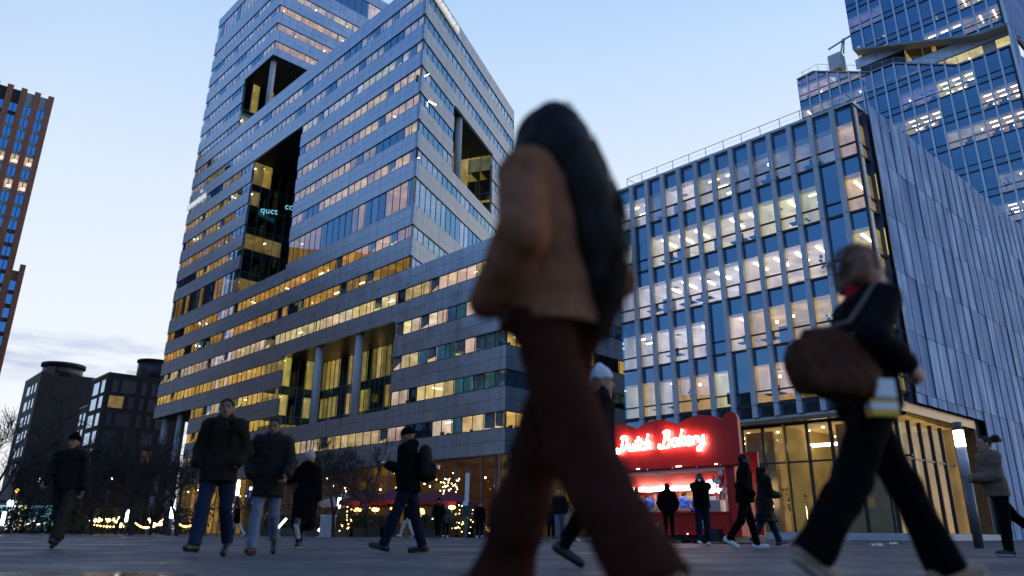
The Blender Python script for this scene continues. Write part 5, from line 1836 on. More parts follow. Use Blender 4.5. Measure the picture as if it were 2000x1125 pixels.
def fabric(name, c, rough=.88, scale=60.0, noise=.25, sheen=.0):
    m = simple(name, c, rough, 0, noise, scale, .12, .04)
    m.node_tree.nodes['Principled BSDF'].inputs['Sheen Weight'].default_value = sheen
    return m
def skin(name, c):
    m = simple(name, c, .5, 0, .10, 14.0, .05, .4)
    b = m.node_tree.nodes['Principled BSDF']
    b.inputs['Subsurface Weight'].default_value = .12
    b.inputs['Subsurface Radius'].default_value = (.02, .008, .005)
    return m
SK = {'light': skin('light_skin', (.38, .205, .14)), 'tan': skin('tan_skin', (.22, .115, .07)), 'dark': skin('dark_skin', (.10, .055, .038))}
M_EYE = simple('dark_eyes', (.012, .010, .010), .3); M_LIP = simple('lips', (.14, .05, .045), .5)
V3 = lambda *a: np.array(a, float)

def ik(a, c, l1, l2, pole):
    """elbow or knee between a and c"""
    d = c - a; L_ = np.linalg.norm(d)
    if L_ > (l1 + l2) * .999:
        c = a + d / L_ * (l1 + l2) * .999; d = c - a; L_ = np.linalg.norm(d)
    u = d / L_
    x = (l1*l1 - l2*l2 + L_*L_) / (2 * L_)
    y = math.sqrt(max(0, l1*l1 - x*x))
    p = np.array(pole, float); p = p - u * (p @ u); p /= np.linalg.norm(p)
    return a + u * x + p * y, c

def rotz(v, deg):
    a = rad(deg); c, s = math.cos(a), math.sin(a)
    return V3(v[0]*c - v[1]*s, v[0]*s + v[1]*c, v[2])

def person(label, X, Y, heading, H=1.75, legs=((18, 6, 0), (-16, 14, 25)), arms=('pocket', 'pocket'), lean=3, head_yaw=0, head_pitch=0,
           top=None, bottom=None, shoes=None, hair=None, skin_='light', h=.014, fem=False, extras=(), seed=1, group=None, twist=0, z_off=0.0):
    """legs: (thigh forward deg, knee flex deg, heel lift deg) for left and right; local +Y is forward, -X is the left side"""
    sc = H / 1.75
    J = {}
    pel = V3(0, 0, .93 * sc)
    hw = (.088 if not fem else .092) * sc
    L1, L2 = .43 * sc, .41 * sc
    low = 9
    for sd, q, (th, kn, lift) in ((-1, 'L', legs[0]), (1, 'R', legs[1])):
        hip = pel + V3(sd * hw, 0, -.02 * sc)
        t, s_ = rad(th), rad(th - kn)
        knee = hip + L1 * V3(sd * .02, math.sin(t), -math.cos(t))
        ank = knee + L2 * V3(0, math.sin(s_), -math.cos(s_))
        f = rad(-lift)
        toe = ank + .175 * sc * V3(sd * .12, math.cos(f), math.sin(f)) + V3(0, 0, -.045 * sc)
        heel = ank + .055 * sc * V3(0, -math.cos(f), -math.sin(f)) + V3(0, 0, -.045 * sc)
        J['hip' + q], J['knee' + q], J['ank' + q], J['toe' + q], J['heel' + q] = hip, knee, ank, toe, heel
        low = min(low, toe[2] - .04 * sc, heel[2] - .04 * sc)
    dz = V3(0, 0, -low)
    for k in list(J): J[k] = J[k] + dz
    pel = pel + dz
    up = V3(0, math.sin(rad(lean)), math.cos(rad(lean)))
    chest = pel + up * .33 * sc
    neck0 = pel + up * .53 * sc
    head = pel + up * .585 * sc + V3(0, .015, .088 * sc)
    shw = (.185 if not fem else .162) * sc
    for sd, q, arm in ((-1, 'L', arms[0]), (1, 'R', arms[1])):
        sh = pel + up * .475 * sc + rotz(V3(sd * shw, 0, 0), twist)
        pole = V3(sd * .5, -1, -.3)
        if arm == 'pocket': hd = pel + V3(sd * .215, .12, .03) * sc
        elif arm == 'front': hd = pel + V3(sd * .06, .30, .16) * sc
        elif arm == 'phone': hd = pel + V3(sd * .05, .30, .27) * sc; pole = V3(sd * .3, -.6, -1)
        elif arm == 'camera': hd = head + V3(sd * .055, .19, -.075) * sc; pole = V3(sd * .22, .10, -1)
        elif arm == 'fwd': hd = pel + V3(sd * .24, .26, .02) * sc
        elif arm == 'back': hd = pel + V3(sd * .25, -.20, .0) * sc
        elif arm == 'down': hd = pel + V3(sd * .25, .02, -.07) * sc
        else: hd = pel + V3(*arm) * sc
        el, hd = ik(sh, hd, .29 * sc, .26 * sc, pole)
        J['sh' + q], J['el' + q], J['hd' + q] = sh, el, hd
    pts = np.array(list(J.values()) + [head + V3(0, 0, .15)])
    lo, hi = pts.min(0) - .2, pts.max(0) + .2
    g = ground_z(X) + z_off
    rot = -rad(heading)
    hm = np.array([rotz(V3(*e), head_yaw) for e in ((1, 0, 0), (0, 1, 0), (0, 0, 1))])   # head axes
    cp, sp = math.cos(rad(head_pitch)), math.sin(rad(head_pitch))
    fwd = hm[1] * cp + V3(0, 0, sp); uph = V3(0, 0, cp) - hm[1] * sp; rt = hm[0]
    hp = lambda x, y, z: head + (rt * x + fwd * y + uph * z) * sc
    HR = np.array([rt, fwd, uph])
    # ---- body, one surface: head, neck, trunk, limbs, feet
    B = Field(lo, hi, h)
    B.ell(hp(0, -.008, .022), V3(.077, .096, .098) * sc, 0, R=HR.T)
    B.ell(hp(0, .030, -.050), V3(.056, .062, .072) * sc, .035, R=HR.T)
    B.cap(hp(0, .092, .005), hp(0, .108, -.030), .010 * sc, .017 * sc, .018)
    B.ell(hp(0, .072, -.098), V3(.026, .020, .018) * sc, .02)
    B.ell(hp(0, .082, -.068), V3(.026, .012, .010) * sc, .012)
    for sd in (-1, 1):
        B.ell(hp(sd * .034, .098, .012), V3(.020, .016, .012) * sc, .015, op='s')
        B.ell(hp(sd * .034, .084, .010), V3(.013, .013, .012) * sc, .004)
        B.ell(hp(sd * .079, -.008, -.008), V3(.010, .020, .032) * sc, .01)
    B.cap(neck0 - V3(0, 0, .06), head + V3(0, -.012, -.05), .058 * sc, .052 * sc, .04)
    fl = ((0, 1, 0), .68)
    B.cap(pel, chest, .125 * sc, .140 * sc, .05, flat=fl)
    B.cap(J['shL'], J['shR'], .062 * sc, .062 * sc, .06)
    for q in 'LR':
        B.cap(J['hip' + q], J['knee' + q], .080 * sc, .052 * sc, .03)
        B.cap(J['knee' + q], J['ank' + q], .052 * sc, .036 * sc, .03)
        B.cap(J['heel' + q], J['toe' + q], .034 * sc, .032 * sc, .02)
        B.cap(J['sh' + q], J['el' + q], .050 * sc, .040 * sc, .03)
        B.cap(J['el' + q], J['hd' + q], .040 * sc, .028 * sc, .02)
    exm = []
    for sd, q, arm in ((-1, 'L', arms[0]), (1, 'R', arms[1])):
        if arm == 'pocket' or h > .019:
            B.ell(J['hd' + q], V3(.035, .035, .045) * sc, .02); continue
        a = J['hd' + q]; d = a - J['el' + q]; d /= np.linalg.norm(d)
        pn = np.cross(d, V3(0, 0, 1)); pn = pn / (np.linalg.norm(pn) + 1e-6) * sd      # across the palm, thumb side up
        side = np.cross(pn, d)
        if side[2] < 0: side = -side
        Hf = Field(a - .14, a + .16, .0058)
        pc = a + d * .045
        Hf.cap(a - d * .05, a + d * .01, .027 * sc, .029 * sc, .012)
        Hf.cap(a + d * .01, pc + d * .035, .034 * sc, .038 * sc, .01, flat=(pn, .42))
        curl = -pn
        for i in range(4):
            off = side * (.030 - .020 * i) * sc
            ln = (.040, .045, .042, .034)[i] * sc
            k0_ = pc + d * .042 * sc + off
            ang = .55 + .12 * i
            d1 = d * math.cos(ang) + curl * math.sin(ang)
            d2 = d * math.cos(ang * 2.4) + curl * math.sin(ang * 2.4)
            d3 = d * math.cos(ang * 3.3) + curl * math.sin(ang * 3.3)
            k1_, k2_ = k0_ + d1 * ln, k0_ + d1 * ln + d2 * ln * .65
            k3_ = k2_ + d3 * ln * .5
            Hf.cap(k0_ - d * .01, k1_, .0095 * sc, .0088 * sc, .004)
            Hf.cap(k1_, k2_, .0088 * sc, .0082 * sc, .002)
            Hf.cap(k2_, k3_, .0082 * sc, .0072 * sc, .002)
        t0 = a + d * .022 + side * .030 * sc
        t1 = t0 + (d * .6 + side * .8 + curl * .3) * .036 * sc
        t2 = t1 + (d * .95 + side * .1 + curl * .5) * .028 * sc
        Hf.cap(t0 - side * .012, t1, .0135 * sc, .0105 * sc, .006); Hf.cap(t1, t2, .0105 * sc, .0085 * sc, .002)
        exm.append(Hf.mesh())
    body = sdf_object('person', B, SK[skin_], None, exm)
    body.location = (X, Y, g)
    body.rotation_euler = (0, 0, rot)
    tag(body, label, 'person', group)
    if h < .0145 and skin_:
        for sd in (-1, 1):
            ey = MB()
            ey.ball(hp(sd * .034, .097, .011), .0105 * sc, M_EYE, 8, (1.2, .6, .7))
            ey.tube([tuple(hp(sd * .018, .102, .030)), tuple(hp(sd * .036, .101, .035)), tuple(hp(sd * .052, .090, .031))], .0055 * sc, M_EYE, 5)
            e_ = ey.build('eye', None); e_.parent = body
        ey = MB()
        ey.tube([tuple(hp(-.024, .093, -.067)), tuple(hp(0, .1, -.066)), tuple(hp(.024, .093, -.067))], .004 * sc, M_LIP, 5)
        e_ = ey.build('mouth', None); e_.parent = body
    # ---- upper garment
    kind, mt = top['kind'], top['mat']
    hem = top.get('hem', .02)             # metres above (+) or below (-) the pelvis point
    fat = top.get('fat', 0.0)
    T = Field(lo - .05, hi + .05, h)
    fl = ((0, 1, 0), top.get('flat', .72))
    hemp = pel + up * hem * sc if hem > -.12 else pel + V3(0, 0, hem * sc)
    cw = ((.165 if not fem else .148) + fat) * sc
    T.cap(pel + up * .22 * sc, chest + up * .06 * sc, cw * .96, cw, .06, flat=fl)
    T.cap(pel + up * .05 * sc, pel + up * .25 * sc, cw * 1.0, cw * .96, .06, flat=fl)
    if hem < .0:
        hr = cw * top.get('flare', 1.08)
        T.cap(pel + up * .05 * sc, hemp - V3(0, 0, .02), cw * 1.02, hr, .06, flat=((0, 1, 0), top.get('hflat', .85)))
        if hem < -.30:
            for q in 'LR':
                kn = J['knee' + q]; hp_ = J['hip' + q]
                e = hp_ + (kn - hp_) * min(1.0, -hem / (.43) * .95)
                T.cap(hp_, e, .13 * sc, .15 * sc, .10)
    T.cap(J['shL'] + (J['shR'] - J['shL']) * .08, J['shR'] + (J['shL'] - J['shR']) * .08, (.078 + fat * .6) * sc, None, .07)
    T.cap(neck0 - V3(0, 0, .10 * sc), neck0 + up * .005, .115 * sc, .078 * sc, .05)
    slv = (.062 + fat * .55) * sc
    for q in 'LR':
        T.cap(J['sh' + q], J['el' + q], slv * 1.12, slv, .035)
        T.cap(J['el' + q], J['hd' + q] - (J['hd' + q] - J['el' + q]) * .10, slv, slv * .80, .03)
    cut_z = hemp[2]
    T.D = np.maximum(T.D, (cut_z - T.ax[2])[None, None, :].astype(np.float32)) if hem <= .10 else T.D
    # keep the skirt of the garment from swallowing hanging forearms: re-add them after the cut
    for q in 'LR':
        T.cap(J['el' + q], J['hd' + q] - (J['hd' + q] - J['el' + q]) * .10, slv, slv * .80, .03)
    if kind == 'puffer': T.quilt(top.get('qa', .013), top.get('qp', .085))
    T.wrinkle(top.get('wr', .0035), top.get('wf', 26), seed)
    if top.get('hood'):
        T.ell(neck0 + V3(0, -.075, .035) * sc, V3(.125, .085, .075) * sc, .05)
    if top.get('collar'):
        T.cap(neck0 + V3(0, -.01, -.01) * sc, neck0 + V3(0, .0, .065) * sc, .088 * sc, .080 * sc, .03)
    if top.get('hoodup'):
        T.ell(head + V3(0, -.02, .02), V3(.115, .125, .135) * sc, .05)
        T.cap(neck0, head - V3(0, .02, .05), .10 * sc, .105 * sc, .05)
        T.ell(hp(0, .12, -.015), V3(.075, .09, .10) * sc, .02, op='s')
    sdf_object(top.get('name', 'jacket'), T, mt, body)
    # ---- trousers
    bk = bottom
    Bt = Field(lo - .08, hi + .05, h)
    r0, r1_, r2 = (x * sc for x in bk.get('r', (.098, .072, .062)))
    Bt.cap(pel + V3(-.05, 0, .0), pel + V3(.05, 0, .0), .118 * sc, None, .05, flat=((0, 1, 0), .85))
    Bt.cap(pel + V3(0, 0, .0), pel + up * .10 * sc, .13 * sc, .12 * sc, .05, flat=((0, 1, 0), .75))
    for q in 'LR':
        Bt.cap(J['hip' + q] + V3(0, -.012, 0), J['knee' + q], r0, r1_, .035)
        e = J['knee' + q] + (J['ank' + q] - J['knee' + q]) * bk.get('len', 1.0)
        Bt.cap(J['knee' + q], e, r1_, r2, .025)
    Bt.wrinkle(bk.get('wr', .004), bk.get('wf', 30), seed + 5, (1, 1, 2))
    for q in 'LR':      # flat open hem
        d = J['ank' + q] - J['knee' + q]; d /= np.linalg.norm(d)
        e = J['knee' + q] + (J['ank' + q] - J['knee' + q]) * (bk.get('len', 1.0) + .04)
        sl, (x, y, z) = Bt.sub(e - .35, e + .35)
        dd = (x - e[0]) * d[0] + (y - e[1]) * d[1] + (z - e[2]) * d[2]
        near = np.sqrt((x - e[0])**2 + (y - e[1])**2 + (z - e[2])**2) < max(.16, r2 * 1.7)
        Bt.D[sl] = np.where(near, np.maximum(Bt.D[sl], dd.astype(np.float32)), Bt.D[sl])
    sdf_object(bk.get('name', 'trousers'), Bt, bk['mat'], body)
    # ---- shoes
    for q in 'LR':
        a, b_, an = J['heel' + q], J['toe' + q], J['ank' + q]
        S_ = Field(np.minimum(np.minimum(a, b_), an) - .12, np.maximum(np.maximum(a, b_), an) + .12, min(h, .011))
        S_.cap(a + V3(0, 0, .012), b_ + V3(0, 0, .002), .047 * sc, .040 * sc, .02)
        S_.cap(a + V3(0, .02, .01), an + V3(0, 0, .035 + shoes.get('boot', 0)), .048 * sc, .046 * sc, .03)
        d = (b_ - a) / np.linalg.norm(b_ - a)
        dn = np.cross(np.cross(d, V3(0, 0, 1)), d); dn /= np.linalg.norm(dn)
        S_.cut((a + b_) / 2 - dn * (.036 * sc), -dn)
        so = sdf_object('shoe', S_, shoes['mat'], body)
        if shoes.get('sole') is not None:
            S2 = Field(np.minimum(a, b_) - .1, np.maximum(a, b_) + .1, min(h, .011))
            S2.cap(a, b_, .050 * sc, .043 * sc, .0)
            S2.cut((a + b_) / 2 - dn * (.040 * sc), -dn); S2.cut((a + b_) / 2 - dn * (.012 * sc), dn)
            sdf_object('sole', S2, shoes['sole'], so)
    # ---- hair or hat
    hk = hair['kind']
    Hh = Field(head - .32, head + .32, min(h, .011)) if hk not in ('long',) else Field(head - V3(.5, .6, .9), head + V3(.5, .4, .3), h)
    if hk in ('short', 'bun', 'tail', 'long', 'bob'):
        Hh.ell(hp(0, -.018, .031), V3(.085, .101, .099) * sc, 0, R=HR.T)
        Hh.ell(hp(0, .095, -.035), V3(.095, .080, .098) * sc, .015, op='s')
        if hk != 'long' and hk != 'bob':
            Hh.cut(hp(0, -.03, -.045), tuple(-(uph * .73 - fwd * .68)))
    if hk == 'tail':
        a = hp(0, -.10, .05); Hh.cap(a, a + V3(0, -.05, -.02), .035, .045, .02); Hh.cap(a + V3(0, -.05, -.02), a + V3(0, -.09, -.16), .045, .025, .03)
    if hk == 'bun':
        a = hp(0, -.10, .06); Hh.cap(a, a + rotz(V3(0, -.10, .03), 0), .045, .055, .03); Hh.cap(a + V3(0, -.09, .03), a + V3(.02, -.17, .01), .05, .02, .03)
        Hh.wrinkle(.006, 70, seed)
    if hk == 'bob':
        for sd in (-1, 0, 1):
            a = hp(sd * .05, -.05, .0); Hh.cap(a, a + V3(sd * .02, -.03, -hair.get('bl', .15) * sc), .055, .05, .03)
        Hh.wrinkle(.005, 50, seed, (2, 2, .4))
    if hk == 'beanie':
        Hh.ell(hp(0, -.012, .045), V3(.094, .110, .108) * sc, 0, R=HR.T)
        Hh.cap(hp(-.0, -.02, .10), hp(0, -.035, .155), .055 * sc, .03 * sc, .05)
        Hh.cut(hp(0, .0, .020), tuple(-(uph * .97 - fwd * .22)))
    if hk == 'cap':
        Hh.ell(hp(0, -.012, .040), V3(.092, .108, .100) * sc, 0, R=HR.T)
        Hh.cut(hp(0, .0, .018), tuple(-(uph * .98 - fwd * .18)))
    if hk == 'long':
        for pts_, rs in hair['locks']:
            q = [np.array(p_) for p_ in pts_]
            for i in range(len(q) - 1):
                Hh.cap(hp(*q[i]), hp(*q[i+1]), rs[i] * sc, rs[i+1] * sc, hair.get('k', .05), flat=hair.get('flat'))
        Hh.wrinkle(hair.get('wr', .006), 42, seed, (3, 3, .5))
    if hk != 'none':
        sdf_object({'beanie': 'beanie', 'cap': 'cap'}.get(hk, 'hair'), Hh, hair['mat'], body)
    if hair.get('wisps'):
        rw = random.Random(seed); wb_ = MB()
        for path, num, spread, wid in hair['wisps']:
            for _ in range(num):
                o = V3(rw.gauss(0, spread), rw.gauss(0, spread), rw.gauss(0, spread))
                pts_ = [hp(*(np.array(p_) + o * (.5 + .8 * i / len(path)) + V3(rw.gauss(0, .006), rw.gauss(0, .006), 0))) for i, p_ in enumerate(path)]
                n0 = rw.randint(0, max(0, len(pts_) - 4))
                pts_ = pts_[n0:]
                wb_.tube([tuple(p_) for p_ in pts_], [wid * (1 - .75 * i / len(pts_)) for i in range(len(pts_))], hair['mat'], 4, False)
        so_ = wb_.build('hair_strands', None); so_.parent = body
    if hair.get('under'):      # hair showing below a hat
        U = Field(head - .3, head + .3, min(h, .011))
        for sd in (-1, 0, 1):
            a = hp(sd * .05, -.05, .0); U.cap(a, a + V3(sd * .015, -.02, -hair.get('ulen', .14)), .05, .04, .03)
        sdf_object('hair', U, hair['under'], body)
    if hair.get('beard') is not None:
        U = Field(head - .2, head + .2, min(h, .011))
        U.ell(hp(0, .036, -.070), V3(.061, .066, .062) * sc, 0, R=HR.T)
        U.ell(hp(0, .10, -.005), V3(.06, .08, .055) * sc, .01, op='s')
        sdf_object('beard', U, hair['beard'], body)
    return body, J, dict(pel=pel, head=head, neck=neck0, up=up, hp=hp, sc=sc, h=h)

def carried(body, name, field_or_mb, mat, label, cat):
    """a thing worn or held: top-level, placed in the same frame as the person"""
    o = sdf_object(name, field_or_mb, mat) if isinstance(field_or_mb, Field) else field_or_mb.build(name, None)
    o.location, o.rotation_euler = body.location, body.rotation_euler
    return tag(o, label, cat)

def dist_for(px, py_top, H):
    d = px_ray(px, py_top)
    k = d.z / d.y
    Y = (H - CAM_H) / k
    for _ in range(4):
        Y = (H + ground_z(Y * d.x / d.y) - CAM_H) / k
    return Y * d.x / d.y, Y
# ================================================================== the people in the square
C_BLACK = fabric('black_cloth', (.0055, .005, .0055)); C_NAVY = fabric('navy_cloth', (.008, .008, .011)); C_OLIVE = fabric('olive_cloth', (.020, .017, .012))
C_JEANS = fabric('blue_denim', (.016, .028, .055)); C_DJEANS = fabric('dark_denim', (.010, .015, .028)); C_LJEANS = fabric('washed_denim', (.17, .21, .28))
C_GREYT = fabric('grey_brown_cloth', (.028, .025, .020)); C_WHITE = fabric('white_cloth', (.55, .54, .52)); C_BEIGE = fabric('beige_cloth', (.30, .22, .13))
C_PUFF = simple('dark_puffer_nylon', (.0075, .0065, .0065), .7, bump=.05, spec=.12); C_PUFB = simple('grey_brown_puffer_nylon', (.018, .0135, .011), .7, bump=.05, spec=.12)
C_BROWN = fabric('brown_suede', (.27, .108, .056), scale=25); C_RUST = fabric('dark_rust_corduroy', (.048, .0150, .0095), scale=40)
C_BLUEU = fabric('bright_blue_cotton', (.05, .13, .55)); C_FLEECE = fabric('grey_brown_fleece', (.17, .12, .09), scale=30); C_SCARF = fabric('plum_scarf', (.10, .03, .03))
C_PINKB = fabric('pale_wool', (.42, .33, .32)); C_WHITEB = fabric('white_wool', (.62, .62, .64)); C_RED = fabric('red_knit', (.45, .02, .03))
H_DARK = simple('dark_hair', (.013, .007, .005), .62, noise=.4, scale=30, bump=.2, spec=.2); H_BROWN = simple('brown_hair', (.022, .012, .007), .75, noise=.4, scale=30, spec=.12)
H_BLOND = simple('dark_blond_hair', (.17, .070, .032), .75, noise=.4, scale=30); H_GREY = simple('fair_hair', (.30, .24, .18), .45, noise=.3, scale=30)
S_BLACK = simple('black_leather', (.012, .011, .011), .4); S_WHITE = simple('white_sneaker', (.62, .62, .62), .5); S_BROWN = simple('brown_leather', (.09, .045, .022), .45)
S_BEIGE = simple('beige_suede', (.36, .23, .14), .8)
SH_B, SH_W, SH_BW = {'mat': S_BLACK}, {'mat': S_WHITE}, {'mat': S_BLACK, 'sole': S_WHITE}
def jkt(mat, **k): return dict(kind=k.pop('kind', 'jacket'), mat=mat, **k)
def trs(mat, **k): return dict(mat=mat, **k)
WALK_A, WALK_B = ((22, 4, -8), (-18, 12, 30)), ((-18, 12, 30), (22, 4, -8))
STAND = ((2, 2, 0), (-2, 2, 0))

# --- the woman passing close in front
X, Y = dist_for(1080, 222, 1.68)
wm, J, Q = person('long haired woman in brown suede jacket and wide rust trousers striding past the camera', X, Y, -50, 1.68,
    legs=((-21, 10, 34), (22, 2, -8)), arms=('pocket', 'pocket'), lean=0, head_yaw=10, head_pitch=-6, fem=True, h=.0085, seed=3,
    top=jkt(C_BROWN, hem=-.035, fat=.026, flare=1.22, hflat=.86, wr=.0055, wf=20, collar=True, flat=.82), bottom=trs(C_RUST, r=(.098, .092, .100), wr=.007, wf=17, len=1.04),
    shoes=SH_B, hair=dict(kind='long', mat=H_DARK, k=.09, wr=.0035, locks=[
        ([(-.01, -.03, .045), (-.01, -.07, -.04), (-.005, -.10, -.16), (.005, -.125, -.30), (.005, -.125, -.44), (.0, -.10, -.58), (.0, -.08, -.68)], [.066, .062, .060, .062, .056, .036, .012]),
        ([(-.04, -.03, .02), (-.05, -.08, -.10), (-.035, -.12, -.25), (-.015, -.14, -.42), (-.01, -.12, -.56)], [.056, .05, .046, .034, .012]),
        ([(.045, -.03, .0), (.05, -.08, -.12), (.06, -.115, -.28), (.06, -.12, -.42), (.05, -.10, -.54)], [.048, .046, .046, .034, .010]),
        ([(-.055, .045, .02), (-.065, .05, -.06), (-.06, .03, -.14)], [.035, .042, .025])],
        wisps=[([(-.01, -.09, .10), (-.01, -.13, -.02), (0, -.165, -.16), (.01, -.195, -.30), (.01, -.195, -.44), (0, -.16, -.58), (0, -.12, -.70), (0, -.10, -.76)], 70, .024, .0035),
               ([(.05, -.06, .06), (.08, -.10, -.10), (.10, -.14, -.26), (.11, -.15, -.42), (.10, -.13, -.58), (.09, -.10, -.66)], 45, .015, .003)]))

# --- the woman striding right with a bag
X, Y = dist_for(1652, 476, 1.74)
w2, J, Q = person('fair haired woman in dark coat with red collar and beige shoes striding right', X, Y, 84, 1.74,
    legs=((25, 3, -10), (-28, 8, 38)), arms=((-.10, .20, .20), (.17, .12, .13)), lean=7, head_yaw=-4, head_pitch=-14, fem=True, h=.0095, seed=8,
    top=jkt(C_NAVY, hem=-.06, fat=.012, wr=.004, collar=False), bottom=trs(C_BLACK, r=(.100, .084, .088), wr=.005, wf=20),
    shoes={'mat': S_BEIGE, 'sole': simple('pale_rubber_sole', (.45, .38, .30), .6)}, hair=dict(kind='bob', mat=H_BLOND, bl=.07, wisps=[([(0, .03, .13), (0, -.06, .11), (0, -.12, .05), (0, -.15, -.02), (0, -.18, -.07)], 45, .032, .003)]))
f = Field(Q['neck'] - .2, Q['neck'] + .2, .009); f.cap(Q['neck'] + V3(0, -.01, .0), Q['neck'] + V3(0, -.02, .05), .090, .074, .02); f.cut(Q['neck'] + V3(0, 0, -.005), V3(0, 0, -1)); f.wrinkle(.004, 50, 4)
sdf_object('collar', f, C_RED, w2)
p = Q['pel']
f = Field(p + V3(-.05, -.80, -.25), p + V3(.5, .15, .60), .011)
c = p + V3(.22, -.30, .12)
for z_, hw_, r_ in ((-.11, .155, .066), (-.04, .165, .072), (.05, .14, .06), (.11, .10, .04)):
    f.cap(c + V3(0, -hw_, z_ + .02), c + V3(0, hw_, z_), r_, r_ * .95, .05, flat=((1, 0, 0), .8))
f.cap(c + V3(.075, -.12, -.10), c + V3(.075, .12, -.11), .05, None, .03, flat=((1, 0, 0), .5))
f.wrinkle(.009, 20, 12); f.wrinkle(.004, 55, 13)
bag = carried(w2, 'shoulder_bag', f, simple('brown_bag_leather', (.075, .024, .011), .8, bump=.25, scale=9, spec=.15), 'slouchy brown leather bag hanging at the hip of the woman striding right', 'bag')
a = MB()
a.tube([tuple(c + V3(0, -.10, .13)), tuple(c * .5 + J['shR'] * .5 + V3(.05, -.07, .02)), tuple(J['shR'] + V3(.0, -.03, .085)), tuple(J['shR'] + V3(-.04, .05, .08)), tuple(c * .5 + J['shR'] * .5 + V3(.06, .07, .02)), tuple(c + V3(0, .10, .12))], .013, S_BROWN, 8)
s_ = a.build('strap', None); s_.parent = bag
a = MB()
F_ = Frame((.25, -.10, 0), 0, -1)
hz = p[2] - .03
M_PB = simple('white_paper', (.88, .87, .85), .6); M_PY = simple('yellow_print', (.85, .48, .02), .5); M_PK = simple('dark_print', (.12, .10, .10), .6)
for z0, z1, m_ in ((-.10, -.07, M_PY), (-.07, -.04, M_PB), (-.04, -.025, M_PY), (-.025, -.015, M_PK), (-.015, .07, M_PB)):
    a.box(F_, -.065, .065, -.025, .025, hz + z0, hz + z1, m_)
carried(w2, 'paper_bag', a, None, 'small white and yellow printed paper bag carried by the woman striding right', 'paper bag')

def mid(label, px, top_px, heading, H, **kw):
    X, Y = dist_for(px, top_px, H)
    return person(label, X, Y, heading, H, **kw)

# --- middle distance
mid('leftmost man, in dark padded jacket and grey trousers, walking to the camera', 150, 850, 172, 1.76, legs=WALK_A, arms=('down', 'fwd'), lean=4, h=.014, seed=21,
    top=jkt(C_PUFF, hem=-.05, fat=.018, collar=True, kind='puffer', qa=.005, qp=.11), bottom=trs(C_GREYT, r=(.105, .085, .08)), shoes=SH_B, hair=dict(kind='beanie', mat=C_BLACK), skin_='tan')
mn, J, Q = mid('tall man in olive coat and blue jeans walking to the camera, black backpack straps', 447, 781, 176, 1.80, legs=((-15, 14, 30), (16, 3, -4)), arms=('pocket', 'pocket'), lean=2, head_yaw=14, h=.013, seed=22,
    top=jkt(C_OLIVE, hem=-.16, fat=.02, collar=True, flare=1.15, wr=.005), bottom=trs(C_JEANS, r=(.098, .076, .07)), shoes=SH_B, hair=dict(kind='short', mat=H_BROWN), skin_='tan')
f = Field(Q['pel'] + V3(-.35, -.45, .0), Q['pel'] + V3(.35, .3, .75), .013)
for sd in (-1, 1):
    f.cap(Q['neck'] + V3(sd * .115, .10, -.02), Q['pel'] + V3(sd * .13, .175, .22), .024, .022, .0, flat=((0, 1, 0), .5))
    f.cap(Q['neck'] + V3(sd * .115, .10, -.02), Q['neck'] + V3(sd * .11, -.12, -.0), .024, None, .01)
f.cap(Q['neck'] + V3(0, -.20, -.08), Q['pel'] + V3(0, -.20, .14), .14, .15, .03, flat=((0, 1, 0), .6))
carried(mn, 'backpack', f, C_BLACK, 'black backpack on the tall man in the olive coat, straps over his shoulders', 'backpack')
mid('man in long quilted puffer coat and pale jeans beside the olive coat man', 540, 813, 170, 1.74, legs=((-14, 30, 40), (13, 3, -4)), arms=('fwd', 'pocket'), lean=3, head_yaw=-6, head_pitch=-8, h=.013, seed=23,
    top=jkt(C_PUFB, hem=-.22, fat=.026, kind='puffer', qa=.010, qp=.085, collar=True, hood=True, flare=1.06), bottom=trs(C_LJEANS, r=(.088, .066, .062)), shoes={'mat': S_BLACK, 'sole': S_BROWN}, hair=dict(kind='short', mat=H_DARK), skin_='tan')
wb, J, Q = mid('woman in a long black coat and pale beanie seen from behind, one foot lifted', 606, 882, 8, 1.66, legs=((8, 2, 0), (-14, 62, 62)), arms=((-.26, .20, .34), 'down'), lean=2, fem=True, h=.013, seed=24,
    top=jkt(C_BLACK, hem=-.62, fat=.02, hood=True, flare=1.18, hflat=.9, name='coat'), bottom=trs(C_BLACK, r=(.08, .06, .055)), shoes={'mat': S_BLACK, 'sole': S_WHITE, 'boot': .05}, hair=dict(kind='beanie', mat=C_PINKB))
a = MB(); F_ = Frame(tuple(J['hdL'] + V3(-.03, .07, .0)), 60, -1); a.box(F_, 0, .075, -.006, .006, 0, .15, S_BLACK); a.box(F_, .004, .071, .0065, .008, .006, .144, lamp((.75, .88, 1.0), 1.4))
carried(wb, 'phone', a, None, 'lit phone raised in the left hand of the woman in the long black coat', 'phone')
bm, J, Q = mid('man in black parka and cap looking down at his phone, walking left', 803, 832, -82, 1.78, legs=((19, 0, -14), (-14, 3, 4)), arms=('phone', 'pocket'), lean=3, head_pitch=-20, h=.013, seed=25,
    top=jkt(C_BLACK, hem=-.10, fat=.026, hood=True, wr=.005), bottom=trs(C_DJEANS, r=(.096, .078, .07)), shoes={'mat': S_BLACK, 'sole': S_BROWN}, hair=dict(kind='cap', mat=C_BLACK), skin_='tan')
f = Field(Q['pel'] + V3(-.35, -.5, .0), Q['pel'] + V3(.35, .1, .62), .013)
f.cap(Q['pel'] + V3(0, -.235, .44), Q['pel'] + V3(0, -.26, .16), .125, .15, .04, flat=((0, 1, 0), .78)); f.cap(Q['pel'] + V3(0, -.33, .14), Q['pel'] + V3(0, -.33, .24), .09, None, .03)
bp_ = carried(bm, 'backpack', f, C_PUFF, 'black backpack with a pale reflective patch on the man in the parka and cap', 'backpack')
